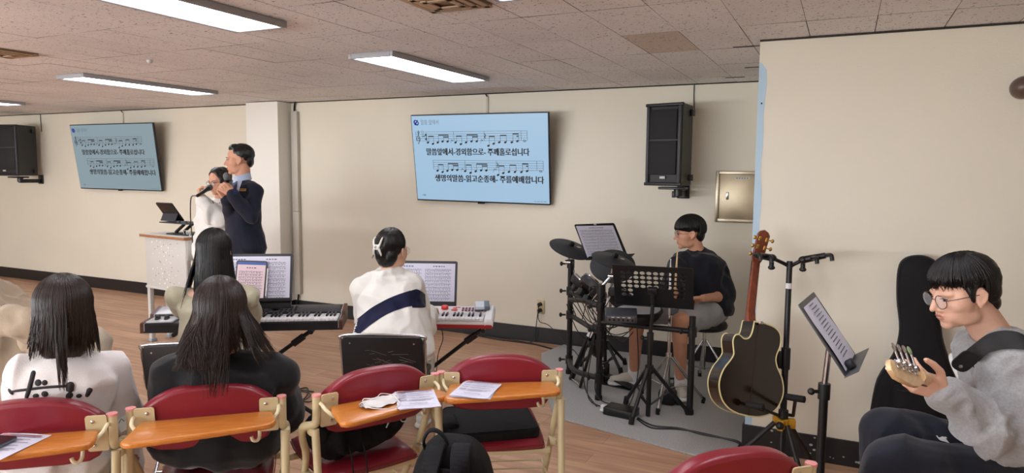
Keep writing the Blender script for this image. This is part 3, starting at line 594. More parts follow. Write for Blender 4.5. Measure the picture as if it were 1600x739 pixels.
# ---------------------------------------------------------------- black folding chairs
def folding_chair(pos, yaw, label, w=.44):
    t = thing('folding_chair', label, 'chair', (pos[0], pos[1], 0), yaw, 'black folding chairs'); B = lambda mb, n, m, p=None, **k: mb.build(n, m, p or t, world=False, **k)
    Mx = Matrix.Translation((0, -.235, .60)) @ Matrix.Rotation(math.radians(10), 4, 'X') @ Matrix(((1, 0, 0, 0), (0, 0, -1, 0), (0, 1, 0, 0), (0, 0, 0, 1)))
    pan = mat('chair_back_black', (24, 21, 22), .45) if 'chair_back_black' not in MATS else MATS['chair_back_black']
    mb = MB(); mb.prism(rrect(w-.008, .245, .03), -.008, .008, Mx, bev=.004); b = B(mb, 'backrest', pan)
    mb = MB(); r = random.Random(5)
    for k in range(26):
        a = r.uniform(-.5, .35); x, y = r.uniform(-.1, .1), r.uniform(-.06, .05); l = r.uniform(.02, .09); mb.tube([Mx @ V((x, y, .0082)), Mx @ V((x+l*math.cos(a), y+l*math.sin(a), .0082))], .0005, 4)
    mb.tube([Mx @ V((-.06, -.085, .0085)), Mx @ V((-.04, -.083, .0085))], .0018, 4); B(mb, 'scratches', mat('scratch', (130, 126, 122), .6) if 'scratch' not in MATS else MATS['scratch'], b)
    for sx in (-1, 1):
        for sy in (-1, 1):
            mb = MB(); mb.lathe([(.006, 0), (.005, .003), (0, .004)], Mx @ Matrix.Translation((sx*(w/2-.05), sy*.088, .008)), 10); B(mb, 'rivet', chrome, b)
    mb = MB(); mb.tube(arc_pts([(-w/2, .19, .012), (-w/2, -.17, .46), (-w/2, -.215, .60), (-w/2, -.235, .69), (-w/2+.03, -.24, .722), (w/2-.03, -.24, .722), (w/2, -.235, .69), (w/2, -.215, .60), (w/2, -.17, .46), (w/2, .19, .012)], 5), .0085, 10); B(mb, 'frame', chrome)
    for s in (-1, 1):
        mb = MB(); mb.tube([(s*(w/2-.025), -.26, .012), (s*(w/2-.025), .15, .42)], .0095, 10); B(mb, 'leg', chrome)
        for yy, xx in ((.19, w/2), (-.26, w/2-.025)):
            mb = MB(); mb.cyl((s*xx, yy, 0), (s*xx, yy, .03), .014); B(mb, 'foot_cap', rubber)
    mb = MB(); mb.box((0, .01, .44), (w-.05, .38, .04), bev=.015, seg=3); B(mb, 'seat', pan)
    mb = MB(); mb.tube([(-w/2+.02, -.2, .07), (w/2-.02, -.2, .07)], .008, 8); B(mb, 'crossbar', chrome); return t
# ---------------------------------------------------------------- keyboards on stands
kb_top = mat('keyboard_panel', (62, 64, 70), .4, .3); kb_blk = mat('keyboard_black', (26, 26, 30), .35); key_w = mat('key_white', (236, 236, 238), .3, coat=.3); key_b = mat('key_black', (22, 22, 24), .3)
cheek = wood('walnut', (70, 40, 30), (98, 60, 44), .4, 10, (2, 12, 12)); silver = mat('silver_panel', (200, 204, 210), .35, .4)
def keys(mb_w, mb_b, x0, n, y0, y1, z, first=0, pitch=.0235):
    pat = [1, 1, 0, 1, 1, 1, 0]    # which white keys carry a black key to their right (from C)
    for i in range(n):
        mb_w.box((x0+pitch*(i+.5), (y0+y1)/2, z-.009), (pitch-.0012, y1-y0, .018), bev=.0015, seg=1)
        if pat[(i+first) % 7] and i < n-1: mb_b.box((x0+pitch*(i+1), y0+(y1-y0)*.68, z+.005), (.012, (y1-y0)*.62, .014), bev=.003, seg=1)
def xstand(name, M, L, ztop, label, a=.18, b=.85):
    t = thing(name, label, 'keyboard stand', tuple((M @ V((L/2, .12, 0))).xy)+(0,)); 
    def leg(x0, z0, x1, z1, yy, n):
        mb = MB(); mb.M = M; mb.cyl((x0, yy, z0), (x1, yy, z1), .013); mb.cyl((x1, -.0, z1), (x1, .27, z1), .013); mb.cyl((x0, -.12, .016), (x0, .36, .016), .013); mb.build('leg', blk2, t)
        for e in (-.12, .36):
            mb = MB(); mb.M = M; mb.cyl((x0, e-.02, .017), (x0, e+.02, .017), .017); mb.build('foot_cap', rubber, t)
    zt = ztop-.014
    leg(L*a, .016, L*b, zt, .10, 0); leg(L*b, .016, L*a, zt, .15, 1)
    mb = MB(); mb.M = M; mb.cyl((L*(a+b)/2, .06, (zt+.016)/2), (L*(a+b)/2, .19, (zt+.016)/2), .03); mb.build('pivot_knob', blk, t)
    k = .88; mb = MB(); mb.M = M; xx = L*(a+(b-a)*k); mb.cyl((xx-.03, .10, zt*k-.022), (xx+.035, .10, zt*k+.026), .022); mb.build('clamp', blk, t); return t
# dark stage keyboard with wooden cheeks
p0, p1 = atZ(219, 521, .60), atZ(535, 515, .60); th1 = math.atan2((p1-p0).y, (p1-p0).x); L1 = (p1-p0).length; M1 = rel((p0.x, p0.y, 0), th1)
def board_pts(M, prof, x0, x1):
    return [M @ V((x0, y, z)) for y, z in prof], [M @ V((x1, y, z)) for y, z in prof]
t = thing('keyboard', 'dark long keyboard with wooden end cheeks, blue display and pitch wheels', 'keyboard', (p0.x, p0.y, .60), th1)
prof = [(0, .60), (0, .648), (.01, .655), (.155, .657), (.16, .676), (.30, .70), (.30, .61)]
a, b = board_pts(M1, prof, .022, L1-.022); mb = MB(); mb.loft([a, b]); mb.build('chassis', kb_blk, t, angle=20)
mb = MB(); mb.M = M1
for x in (.011, L1-.011):
    mb = MB(); mb.M = M1; mb.loft([[V((x-.011, y, z+.006*(z > .62))) for y, z in prof], [V((x+.011, y, z+.006*(z > .62))) for y, z in prof]]); mb.build('end_cheek', cheek, t, angle=20)
mb = MB(); mb.M = M1
for x in (.0235, L1-.0235): mb.tube([(x, 0, .612), (x, -.001, .655), (x, .156, .664), (x, .162, .682), (x, .30, .706)], .002, 5)
mb.build('cheek_trim', silver, t)
mw, mk = MB(), MB(); mw.M = M1; mk.M = M1; nk = int((L1-.20-.03)/.0235); keys(mw, mk, L1-.03-nk*.0235, nk, .004, .152, .672, 3); mw.build('white_keys', key_w, t); mk.build('black_keys', key_b, t)
tp = Matrix.Rotation(math.atan2(.024, .14), 4, 'X'); PMx = M1 @ Matrix.Translation((0, .16, .677)) @ tp
mb = MB(); mb.M = PMx; mb.box((L1/2+.08, .07, .001), (L1-.24, .132, .004), bev=.0015); pn = mb.build('control_panel', kb_top, t)
mb = MB(); mb.M = M1; mb.box((.105, .09, .6625), (.15, .16, .012), bev=.004); mb.M = PMx; mb.box((.1, .07, .002), (.15, .13, .006), bev=.003); wp = mb.build('wheel_panel', silver, t)
for dx in (-.026, .026):
    mb = MB(); mb.M = M1; mb.lathe([(0, -.009), (.026, -.009), (.028, 0), (.026, .009), (0, .009)], axes((.10+dx, .075, .664), (0, 1, 0), (1, 0, 0)), 20); mb.build('wheel', blk2, wp)
mb = MB(); mb.M = PMx; mb.box((.49, .07, .0035), (.13, .06, .004)); mb.build('display', mat('lcd_blue', (20, 40, 150), .3, emit=((30, 60, 190), .55)), pn, smooth=False)
mb = MB(); mb.M = PMx; r = random.Random(2)
for c in range(10):
    for q in range(4):
        if c in (4, 5): continue
        mb.box((.60+.028*c, .025+.025*q, .005), (.018, .009, .005), bev=.0015)
for c in range(9): mb.box((.2+.024*c, .05, .006), (.01, .05, .004), bev=.001)
mb.build('buttons', dgrey, pn)
mb = MB(); mb.M = PMx; mb.lathe([(.030, 0), (.030, .012), (.026, .016), (.0, .014)], Matrix.Translation((.725, .072, .003)), 22); mb.build('data_wheel', blk2, pn)
mb = MB(); write(mb, 'KURZWEIL', M1 @ Matrix.Translation((L1-.125, .288, .7005)) @ tp, width=.16, height=.016, bold=.03); mb.build('lettering', wht, t, smooth=False)
xstand('keyboard_stand', M1, L1, .60, 'black X-frame stand under the dark keyboard', .16, .84)
# white and red keyboard
q1 = atZ(770, 514, .60); q0 = q1-V((math.cos(math.radians(24)), math.sin(math.radians(24)), 0))*.86; th2 = math.radians(24); L2 = .86; M2 = rel((q0.x, q0.y, 0), th2)
t = thing('keyboard', 'white keyboard with red underside and red knobs, right of the white jacket', 'keyboard', (q0.x, q0.y, .60), th2)
redp = mat('red_plastic', (176, 40, 44), .35); wk = mat('ivory_panel', (226, 224, 224), .35)
prof = [(.004, .60), (0, .612), (0, .624), (.28, .655), (.29, .645), (.29, .61)]; a, b = board_pts(M2, prof, .004, L2-.004); mb = MB(); mb.loft([a, b]); mb.build('red_base', redp, t, angle=25)
prof2 = [(0, .625), (0, .636), (.012, .645), (.145, .652), (.15, .664), (.28, .684), (.288, .68), (.29, .655)]; a, b = board_pts(M2, prof2, .03, L2-.03); mb = MB(); mb.loft([a, b]); mb.build('chassis', wk, t, angle=20)
for x in (.02, L2-.026):
    pr3 = [(.0, .624), (-.002, .64), (.008, .658), (.14, .674), (.28, .694), (.292, .688), (.292, .656)]
    mb = MB(); mb.M = M2; h = .026 if x > .1 else .02; mb.loft([[V((x-h, y, z-.006)) for y, z in pr3], [V((x-h*.7, y, z)) for y, z in pr3], [V((x+h*.6, y, z)) for y, z in pr3], [V((x+h, y, z-.012)) for y, z in pr3]]); mb.build('end_cheek', wht, t, angle=40)
mw, mk = MB(), MB(); mw.M = M2; mk.M = M2; nk = 31; keys(mw, mk, L2-.06-nk*.0235, nk, .002, .14, .664, 2); mw.build('white_keys', key_w, t); mk.build('black_keys', key_b, t)
PM2 = M2 @ Matrix.Translation((0, .15, .666)) @ Matrix.Rotation(math.atan2(.02, .13), 4, 'X')
mb = MB(); mb.M = PM2; mb.lathe([(.024, 0), (.023, .016), (.019, .02), (0, .02)], Matrix.Translation((.535, .078, .0)), 20); mb.build('red_knob', mat('knob_red', (222, 60, 56), .35), t)
mb = MB(); mb.M = PM2
for c in range(8): 
    for q in range(2): mb.box((.655+.021*c, .048+.034*q, .003), (.014, .026, .006), bev=.002)
for c in range(4): mb.box((.26+.05*c, .05, .003), (.024, .009, .005), bev=.001); mb.box((.26+.05*c, .09, .003), (.03, .006, .005), bev=.001)
mb.build('panel_buttons', mat('button_mauve', (130, 70, 86), .45), t)
mb = MB(); mb.M = PM2; mb.box((.60, .05, .003), (.04, .012, .005), bev=.001); mb.box((.60, .085, .003), (.025, .006, .005)); mb.box((.62, .10, .003), (.03, .005, .004)); mb.build('red_button', MATS['knob_red'], t)
xstand('keyboard_stand', M2, L2, .60, 'black X-frame stand under the white and red keyboard', .10, .93)
mb = MB(); mb.M = PM2 @ Matrix.Translation((L2-.085, .085, .012)) @ Matrix.Rotation(.08, 4, 'Z'); mb.box((0, 0, .012), (.085, .11, .02), bev=.004); mb.mi = 1; mb.box((.032, 0, .013), (.034, .112, .024), bev=.004); mb.box((0, 0, .001), (.09, .108, .008), bev=.003)
tag(mb.build('effects_box', [mat('box_pale', (214, 222, 230), .3), mat('box_grey', (112, 124, 134), .4, .5)]), 'small silver and grey box on the right end of the white keyboard', 'device')
# sheet boards behind the keyboards
def scribbles(mb, Mx, w, h, rows, r, cols=1, title=True, x0=-.44, x1=.44, y0=.40, mi=1, mi2=2):
    """rows of printed music: staff lines with notes and words under them"""
    for c in range(cols):
        a = x0*w+(x1-x0)*w*c/cols+.012*(c > 0); b = x0*w+(x1-x0)*w*(c+1)/cols-.012*(c < cols-1)
        if title:
            mb.mi = mi; k = a+(b-a)*.3
            while k < a+(b-a)*.7: l = r.uniform(.006, .014); mb.add([Mx @ V(p) for p in ((k, y0*h+.006, 0), (k+l, y0*h+.006, 0), (k+l, y0*h+.012, 0), (k, y0*h+.012, 0))], [(0, 1, 2, 3)]); k += l+.006
        for i in range(rows):
            y = y0*h-.012-(.84*h)*i/rows; g = .84*h/rows
            mb.mi = mi2
            for q in range(4): yy = y-q*g*.09; mb.add([Mx @ V(p) for p in ((a, yy-.0004, 0), (b, yy-.0004, 0), (b, yy+.0004, 0), (a, yy+.0004, 0))], [(0, 1, 2, 3)])
            mb.mi = mi; k = a
            while k < b-.01:
                l = r.uniform(.003, .006); dy = r.uniform(-.3, .05)*g; z = .0002
                mb.add([Mx @ V(p) for p in ((k, y+dy, z), (k+l, y+dy+.001, z), (k+l, y+dy+.0035, z), (k, y+dy+.0025, z))], [(0, 1, 2, 3)])
                if r.random() < .7: mb.add([Mx @ V(p) for p in ((k+l-.0008, y+dy, z), (k+l, y+dy, z), (k+l, y+dy+g*.3, z), (k+l-.0008, y+dy+g*.3, z))], [(0, 1, 2, 3)])
                k += r.uniform(.007, .014)
            k = a; 
            while k < b-.01: l = r.uniform(.004, .012); yy = y-g*.58; mb.add([Mx @ V(p) for p in ((k, yy, 0), (k+l, yy, 0), (k+l, yy+.003, 0), (k, yy+.003, 0))], [(0, 1, 2, 3)]); k += l+r.uniform(.004, .01)
def sheet(name, label, Mx, w, h, rows, cols=1, seed=1, curl=.0, group='sheet music'):
    mb = MB(); mb.M = Mx; n = 8; vs = [(-w/2+w*a/n, -h/2+h*b/n, curl*math.sin(3*a/n+b/n*2)) for b in range(n+1) for a in range(n+1)]
    mb.mi = 0; mb.add(vs, [(b*(n+1)+a, b*(n+1)+a+1, (b+1)*(n+1)+a+1, (b+1)*(n+1)+a) for b in range(n) for a in range(n)]); mb.M = Matrix()
    scribbles(mb, Mx @ Matrix.Translation((0, 0, .0006+curl)), w, h, rows, random.Random(seed), cols)
    return tag(mb.build(name, [paper, ink, ink_l], angle=180), label, 'sheet music', group)
def sheet_board(label, BR, th, w, h, lean, foot):
    """flat black board leaning back; BR bottom right corner"""
    o = V(BR)-V((math.cos(th), math.sin(th), 0))*w/2
    Mx = Matrix.Translation(o) @ Matrix.Rotation(th, 4, 'Z') @ Matrix.Rotation(PI/2-lean, 4, 'X')
    t = thing('sheet_board', label, 'music rest', tuple(o), th); mb = MB(); mb.prism(rrect(w, h, .012), -.006, 0, Mx @ Matrix.Translation((0, h/2, 0))); mb.build('panel', mat('board_slate', (56, 58, 66), .5) if 'board_slate' not in MATS else MATS['board_slate'], t)
    mb = MB(); mb.M = Mx; mb.box((0, .004, .02), (w, .008, .05), bev=.003); mb.box((0, .012, .044), (w, .018, .004), bev=.001); mb.box((0, -foot/2, -.006), (w*.98, foot, .03), bev=.004); mb.build('ledge', blk, t); return Mx
Bp = atZ(456, 468, .745); Bp = at(456, 471, 4.32)
MX1 = sheet_board('dark sheet board behind the dark keyboard, holding music and a tablet', Bp, th1, .47, .30, math.radians(14), Bp.z-.712)
sheet('sheet_music', 'wide printed score on the board of the dark keyboard, behind the tablet', MX1 @ Matrix.Translation((.01, .147, .002)), .42, .272, 9, 2, 3)
t = thing('tablet', 'upright tablet with a pink score and blue bar, leaning on the sheet board', 'tablet', tuple(MX1 @ V((-.005, .14, .02))))
TM = MX1 @ Matrix.Translation((-.012, .133, .016)) @ Matrix.Rotation(-.04, 4, 'Z') @ Matrix.Rotation(-.03, 4, 'X')
mb = MB(); mb.prism(rrect(.185, .245, .012), -.004, .004, TM, bev=.0015); mb.build('body', dgrey, t)
mb = MB(); mb.M = TM; mb.mi = 0; mb.box((0, 0, .0042), (.168, .228, .0006)); mb.mi = 3; mb.box((0, .105, .0047), (.168, .018, .0004)); mb.M = Matrix(); scribbles(mb, TM @ Matrix.Translation((0, -.012, .0049)), .165, .2, 10, random.Random(9)); mb.build('screen', [mat('tablet_pink', (120, 100, 104), .3, emit=((236, 206, 212), .6)), ink, ink_l, mat('tablet_bar', (50, 70, 120), .3, emit=((70, 92, 160), .4))], t, smooth=False)
mb = MB(); mb.cyl(TM @ V((.098, -.095, .004)), TM @ V((.098, .075, .004)), .0042); mb.build('stylus', wht, t)
Bq = at(713, 481, 4.66)
MX2 = sheet_board('dark sheet board behind the white keyboard, beside the woman in the white jacket', Bq, th2, .47, .315, math.radians(15), Bq.z-.695)
sheet('sheet_music', 'wide two-page score on the board of the white keyboard', MX2 @ Matrix.Translation((.005, .155, .002)), .43, .285, 10, 2, 5)
# loose cable under the white keyboard and cables on the floor between the stands
cable('thin_cable', 'thin black cable hanging from under the white keyboard', [at(690, 513, 4.45), at(692, 530, 4.43), at(686, 548, 4.42), at(683, 566, 4.42), atZ(682, 600, .01), atZ(690, 618, .006)], .003)
for i, (lab, pts) in enumerate((('black cable coiled on the floor under the keyboard stand', [(430, 625), (455, 612), (480, 606), (476, 622), (450, 632), (440, 622), (466, 610), (490, 612)]), ('second black cable trailing on the floor under the keyboard stand', [(425, 645), (450, 634), (470, 628), (485, 617), (470, 612), (458, 620), (480, 628), (500, 622)]))):
    cable('floor_cable', lab, [atZ(x, y, .006+.004*i) for x, y in pts], .0045)
# ---------------------------------------------------------------- lectern with tablet stand
z = .985; a, b = atZ(217, 365, z), atZ(287, 371.5, z); th = math.atan2((b-a).y, (b-a).x); w = (b-a).length; ML = rel((a.x, a.y, 0), th); dpt = .27
t = thing('lectern', 'pale grey metal lectern with a brown-edged top and perforated front', 'lectern', (a.x, a.y, 0), th)
mb = MB(); mb.M = ML; mb.box((w/2, dpt/2, z-.013), (w, dpt, .024), bev=.004); mb.build('edge_band', desk_edge, t); mb = MB(); mb.M = ML; mb.box((w/2, dpt/2, z+.0005), (w-.006, dpt-.006, .003)); mb.build('top', mat('desk_white', (216, 214, 208), .4), t, smooth=False)
zb = .50; fx0, fx1 = .05, w-.02
mb = MB(); mb.M = ML; mb.box(((fx0+fx1)/2, .035, (z-.026+zb)/2), (fx1-fx0, .02, z-.026-zb), bev=.003); mb.box(((fx0+fx1)/2, .024, zb+.01), (fx1-fx0, .02, .02), bev=.003); fp = mb.build('front_panel', lgrey, t)
mb = MB(); mb.M = ML; r = random.Random(4); s = .005
for cx, cz, R in (((fx0+fx1)/2, .87, .1), ((fx0+fx1)/2, .63, .1)):
    for k in range(8):
        for rr in (.35, .7, 1.0, 1.35):
            x, zz = cx+R*rr*1.5*math.cos(k*PI/4+rr*.9), cz+R*rr*math.sin(k*PI/4+rr*.9)
            if fx0+.02 < x < fx1-.02 and zb+.03 < zz < z-.05: q = s*(1.3 if (k+int(rr*10)) % 3 == 0 else .8); mb.mi = 1 if (k+int(rr*7)) % 3 == 1 else 0; mb.box((x, .0245, zz), (q*2.4, .002, q*.9)); mb.box((x, .0245, zz), (q*.9, .0022, q*2.4))
mb.build('star_perforation', [mat('hole_bright', (240, 240, 236), .6), mgrey], fp, smooth=False)
for x in (.065, w-.035):
    for y in (.05, dpt-.05):
        mb = MB(); mb.M = ML; mb.box((x, y, (z-.026)/2+.01), (.04, .04, z-.046), bev=.004); mb.build('leg', lgrey, t)
        mb = MB(); mb.M = ML; mb.box((x, y, .015), (.055, .055, .03), bev=.004); mb.build('foot_cap', mat('foot_grey', (150, 156, 164), .6) if 'foot_grey' not in MATS else MATS['foot_grey'], t)
mb = MB(); mb.M = ML
for x in (fx0+.0, fx1): mb.box((x, dpt/2, (z-.026+.78)/2), (.018, dpt-.08, z-.026-.78), bev=.003)
mb.build('side_panel', lgrey, t)
t = thing('tablet_stand', 'black folding stand on the lectern lifting the black tablet', 'tablet stand', tuple(ML @ V((.42, .2, z))))
mb = MB(); mb.M = ML; mb.box((.42, .2, z+.008), (.30, .22, .012), bev=.004); mb.build('base', blk, t)
mb = MB(); mb.M = ML; 
for y in (.16, .24): mb.cyl((.31, y, z+.02), (.43, y, z+.092), .014)
mb.build('arm', blk, t)
mb = MB(); mb.M = ML; mb.box((.35, .2, z+.104), (.40, .20, .010), bev=.003); 
for x in (.40, .50): mb.box((x, .13, z+.116), (.03, .02, .020), bev=.004)
mb.build('tray', dgrey, t)
t = thing('tablet', 'black tablet in a folio case on the lectern stand, back turned to the room', 'tablet', tuple(ML @ V((.33, .2, z+.2))))
CFy = V((CF.x, CF.y, 0)).normalized(); CRy = V((CR.x, CR.y, 0)).normalized(); ex = CRy*.86-CFy*.5; nv = CFy*.86+CRy*.5; ey = V((0, 0, 1))*math.cos(.62)-nv*math.sin(.62); ez = ex.cross(ey); tb = ML @ V((.255, .20, z+.118))
TT = Matrix(((ex.x, ey.x, ez.x, tb.x), (ex.y, ey.y, ez.y, tb.y), (ex.z, ey.z, ez.z, tb.z), (0, 0, 0, 1)))
mb = MB(); mb.prism(rrect(.235, .20, .012), -.006, .006, TT @ Matrix.Translation((0, .10, 0)), bev=.002); mb.build('case', blk2, t)
q0, q1 = tb-nv*.085, TT @ V((0, .095, -.008)); mb = MB(); mb.loft([[q0-ex*.105, q0+ex*.105, q0+ex*.105+nv*.006, q0-ex*.105+nv*.006], [q1-ex*.105, q1+ex*.105, q1+ex*.105+nv*.006, q1-ex*.105+nv*.006]]); mb.build('folio_flap', mat('folio_grey', (44, 46, 54), .6), t, smooth=False)
mb = MB(); mb.M = ML; 
for k in range(3): mb.torus((.54+.03*k, .10, z+.024), .028, .0022, (.2*k, 1, .25), 18, 5)
tag(mb.build('wire_coil', mat('wire_white', (216, 216, 214), .4)), 'loose white wire coiled on the lectern beside the stand', 'wire')
# ---------------------------------------------------------------- electronic drum kit
tube_b = mat('rack_black', (20, 20, 22), .42, spec=.5); pad_m = mat('pad_rubber', (40, 42, 46), .62, bump=.1, bscale=200); mesh_w = mat('mesh_head', (186, 188, 192), .75, bump=.3, bscale=700)
kit = thing('drum_kit', 'black electronic drum kit with cymbal pads and cables on the grey carpet', 'drum kit', (-1.35, 4.75, .012))
P1 = V((-1.867, 4.952, 0)); P2 = V((-1.463, 4.462, 0)); P3 = V((-.842, 4.454, 0)); P4 = V((-.60, 4.98, 0))
g = V((0, 0, 1)); ZC = .012
def post(P, h, clamps, lean=0):
    mb = MB(); mb.cyl(P+g*ZC, P+g*h, .021, n=16); o = mb.build('rack_post', tube_b, kit)
    mb = MB(); mb.cyl(P+g*ZC, P+g*(ZC+.03), .026, n=16); mb.build('foot_cap', rubber, o)
    for z in clamps:
        mb = MB(); mb.cyl(P+g*(z-.032), P+g*(z+.032), .029, n=16); mb.cyl(P+V((-.03, -.012, z)), P+V((-.06, -.025, z)), .007, n=8); mb.ell(P+V((-.066, -.027, z)), (.012, .012, .018)); mb.build('clamp', blk, o)
    return o
post(P1, .905, (.87, .66, .474, .123)); post(P2, .80, (.78, .66, .50, .40, .163)); post(P3, .655, (.555,))
def bar(name, pts, r=.018): mb = MB(); mb.tube(arc_pts(pts, 6), r, 12); return mb.build(name, tube_b, kit)
bar('rack_bar', [P1+g*.474, P1.lerp(P2, .5)+g*.475, P2+g*.475]); bar('rack_bar', [P1+g*.66+V((0, -.01, 0)), P1.lerp(P2, .4)+g*.65, P2+g*.655])
bar('rack_bar', [P2+g*.555, P3+g*.557]); bar('rack_bar', [P1+g*.123, P1.lerp(P2, .5)+V((-.05, -.04, .13)), P2+g*.163], .020)
# cymbals
def cymbal(pole0, hub, n, R, label, boomto=None):
    n = V(n).normalized(); hub = V(hub); mb = MB()
    pr = [(0, .012), (.03, .012), (.045, .006), (R*.97, -.008), (R, -.013), (R*.985, -.018), (.05, -.008), (.0, -.006)]
    mb.lathe(pr, axes_z(hub, n), 36); c = mb.build('cymbal_pad', pad_m, kit, angle=45)
    mb = MB(); mb.box((0, 0, .03), (.036, .03, .034), bev=.006); mb.cyl((0, 0, 0), (0, 0, .05), .008); mb.bm.transform(axes_z(hub, n)); mb.build('wing_nut', blk, c)
    mb = MB(); mb.ell((R*.45, .02, .003), (.022, .012, .0015)); mb.bm.transform(axes_z(hub, n)); mb.build('sticker', lgrey, c)
    mb = MB(); mb.cyl(V(pole0), hub-n*.06-V((0, 0, .06)), .0115, n=12); mb.cyl(hub-n*.06-V((0, 0, .06)), hub-n*.005, .008, n=10); mb.build('cymbal_arm', chrome, kit)
    mb = MB(); q = hub-n*.06-V((0, 0, .06)); mb.cyl(q+V((-.02, 0, 0)), q+V((.025, 0, 0)), .018); mb.ell(q+V((.035, 0, 0)), (.012, .006, .016)); mb.build('tilter', chrome, kit)
cymbal(P1+g*.90, (-1.862, 4.93, .998), (.36, -.16, .9), .165, '')
cymbal(P2+g*.79, (-1.385, 4.50, .985), (.30, -.10, .93), .155, '')
cymbal((-1.52, 4.86, .55), (-1.50, 4.84, .90), (.18, -.62, .76), .165, '')
# tom pads on arms above the upper bar, seen from behind
def tom(c, n, R):
    n = V(n).normalized(); M = axes_z(V(c), n); mb = MB(); mb.lathe([(0, -.05), (R*.8, -.05), (R*.97, -.02), (R, 0), (R, .012), (R*.93, .018), (0, .016)], M, 28); b = mb.build('tom_pad', blk, kit)
    mb = MB(); mb.lathe([(0, .017), (R*.9, .0175), (R*.9, .019), (0, .0195)], M, 28); mb.build('drum_head', mesh_w, b); mb = MB(); mb.lathe([(R, 0), (R+.006, .004), (R+.006, .012), (R, .016)], M, 28); mb.build('rim', chrome, b)
tom((-1.60, 4.74, .745), (.55, .55, .62), .115); tom((-1.335, 4.60, .70), (.30, .62, .70), .125); tom((-1.755, 4.92, .735), (.6, .3, .75), .10)
mb = MB()
for a, b in (((-1.80, 4.86, .66), (-1.66, 4.80, .80)), ((-1.66, 4.70, .64), (-1.55, 4.66, .79)), ((-1.58, 4.60, .65), (-1.50, 4.58, .76)), ((-1.46, 4.52, .62), (-1.42, 4.55, .72))):
    mb.cyl(a, b, .007, n=8)
mb.build('tom_rod', chrome, kit)
for c, rz in (((-1.79, 4.88, .70), .6), ((-1.70, 4.76, .69), .8), ((-1.62, 4.66, .66), .9), ((-1.69, 4.80, .77), .7), ((-1.56, 4.64, .73), .5)):
    mb = MB(); mb.box(c, (.075, .06, .06), Matrix.Rotation(rz, 3, 'Z') @ Matrix.Rotation(.5, 3, 'Y'), bev=.012); mb.build('tom_mount', blk, kit)
bar('rack_bar', [P1+g*.60+V((.02, -.05, 0)), (-1.68, 4.70, .645), P2+g*.66+V((0, .02, 0))], .02)
# snare pad, module, hi-hat pad
M = axes_z(at(996, 488, 4.56), (-.05, -.10, 1)); mb = MB(); mb.lathe([(0, -.05), (.13, -.05), (.155, -.02), (.16, 0), (.165, .012), (.155, .018), (0, .016)], M, 36); b = mb.build('snare_pad', blk, kit); mb = MB(); mb.lathe([(0, .017), (.15, .0175), (.15, .019), (0, .0195)], M, 36); mb.build('drum_head', mesh_w, b); mb = MB(); mb.torus(M @ V((0, 0, .014)), .16, .006, n=36); mb.build('rim', rubber, b)
mb = MB(); mp = at(970, 499, 4.38); MM = rel(mp, .30) @ Matrix.Rotation(.25, 4, 'X'); mb.M = MM; mb.box((0, 0, .03), (.20, .13, .05), bev=.008); mo = mb.build('sound_module', dgrey, kit)
mb = MB(); mb.M = MM; mb.box((0, -.066, .032), (.17, .004, .036), bev=.001); mb.mi = 1
for k in range(6): mb.cyl((-.07+.028*k, -.067, .03), (-.07+.028*k, -.074, .03), .007, n=10)
mb.mi = 2
for k in range(4): mb.box((-.05+.033*k, -.0685, .046), (.018, .001, .004))
mb.build('jack_panel', [mat('module_grey', (96, 100, 106), .4, .4), blk2, wht], mo)
# hi-hat / snare stand in chrome
mb = MB(); H0 = V((-1.02, 4.60, 0)); mb.cyl(H0+g*.08, H0+g*.60, .011, n=12); mb.cyl(H0+g*.33, H0+g*.36, .02, n=12); mb.cyl(H0+g*.56, H0+g*.62, .018)
for k in range(3):
    a = 2*PI*k/3+.5; d = V((math.cos(a), math.sin(a), 0))
    mb.tube([H0+g*.33+d*.02, H0+d*.25+g*.03], .0075, 8); mb.tube([H0+g*.12+d*.02, H0+d*.16+g*.14], .005, 8)
    mb.tube([H0+g*.33+d*.02+V((.012, .006, 0)), H0+d*.25+g*.03+V((.012, .006, 0))], .004, 6)
mb.build('hi_hat_stand', chrome, kit)
for k in range(3):
    a = 2*PI*k/3+.5; d = V((math.cos(a), math.sin(a), 0)); mb = MB(); mb.cyl(H0+d*.245+g*.012, H0+d*.25+g*.05, .013); mb.build('foot_cap', rubber, kit)
def pedal(c, rz, label, post_h=.12):
    M = rel(c, rz); mb = MB(); mb.M = M; mb.box((0, 0, .012), (.09, .27, .012), bev=.003); mb.box((0, -.005, .055), (.082, .25, .012), Matrix.Rotation(.22, 3, 'X'), bev=.004)
    for s in (-1, 1): mb.box((s*.045, .11, .012+post_h/2), (.014, .03, post_h), bev=.003)
    mb.cyl((-.055, .11, .02+post_h), (.055, .11, .02+post_h), .008); mb.box((0, .11, .07), (.03, .012, .10), bev=.002); return mb.build('pedal', blk2, kit)
pedal((-1.44, 4.82, .0), 1.35, '', .14); pedal((-1.0, 4.72, .0), .15, '', .10)
mb = MB(); mb.box((-1.02, 4.60, .06), (.11, .10, .09), bev=.012); mb.torus((-1.02, 4.60, .10), .05, .01, (0, 1, .2), arc=PI); mb.build('hi_hat_controller', blk2, kit)
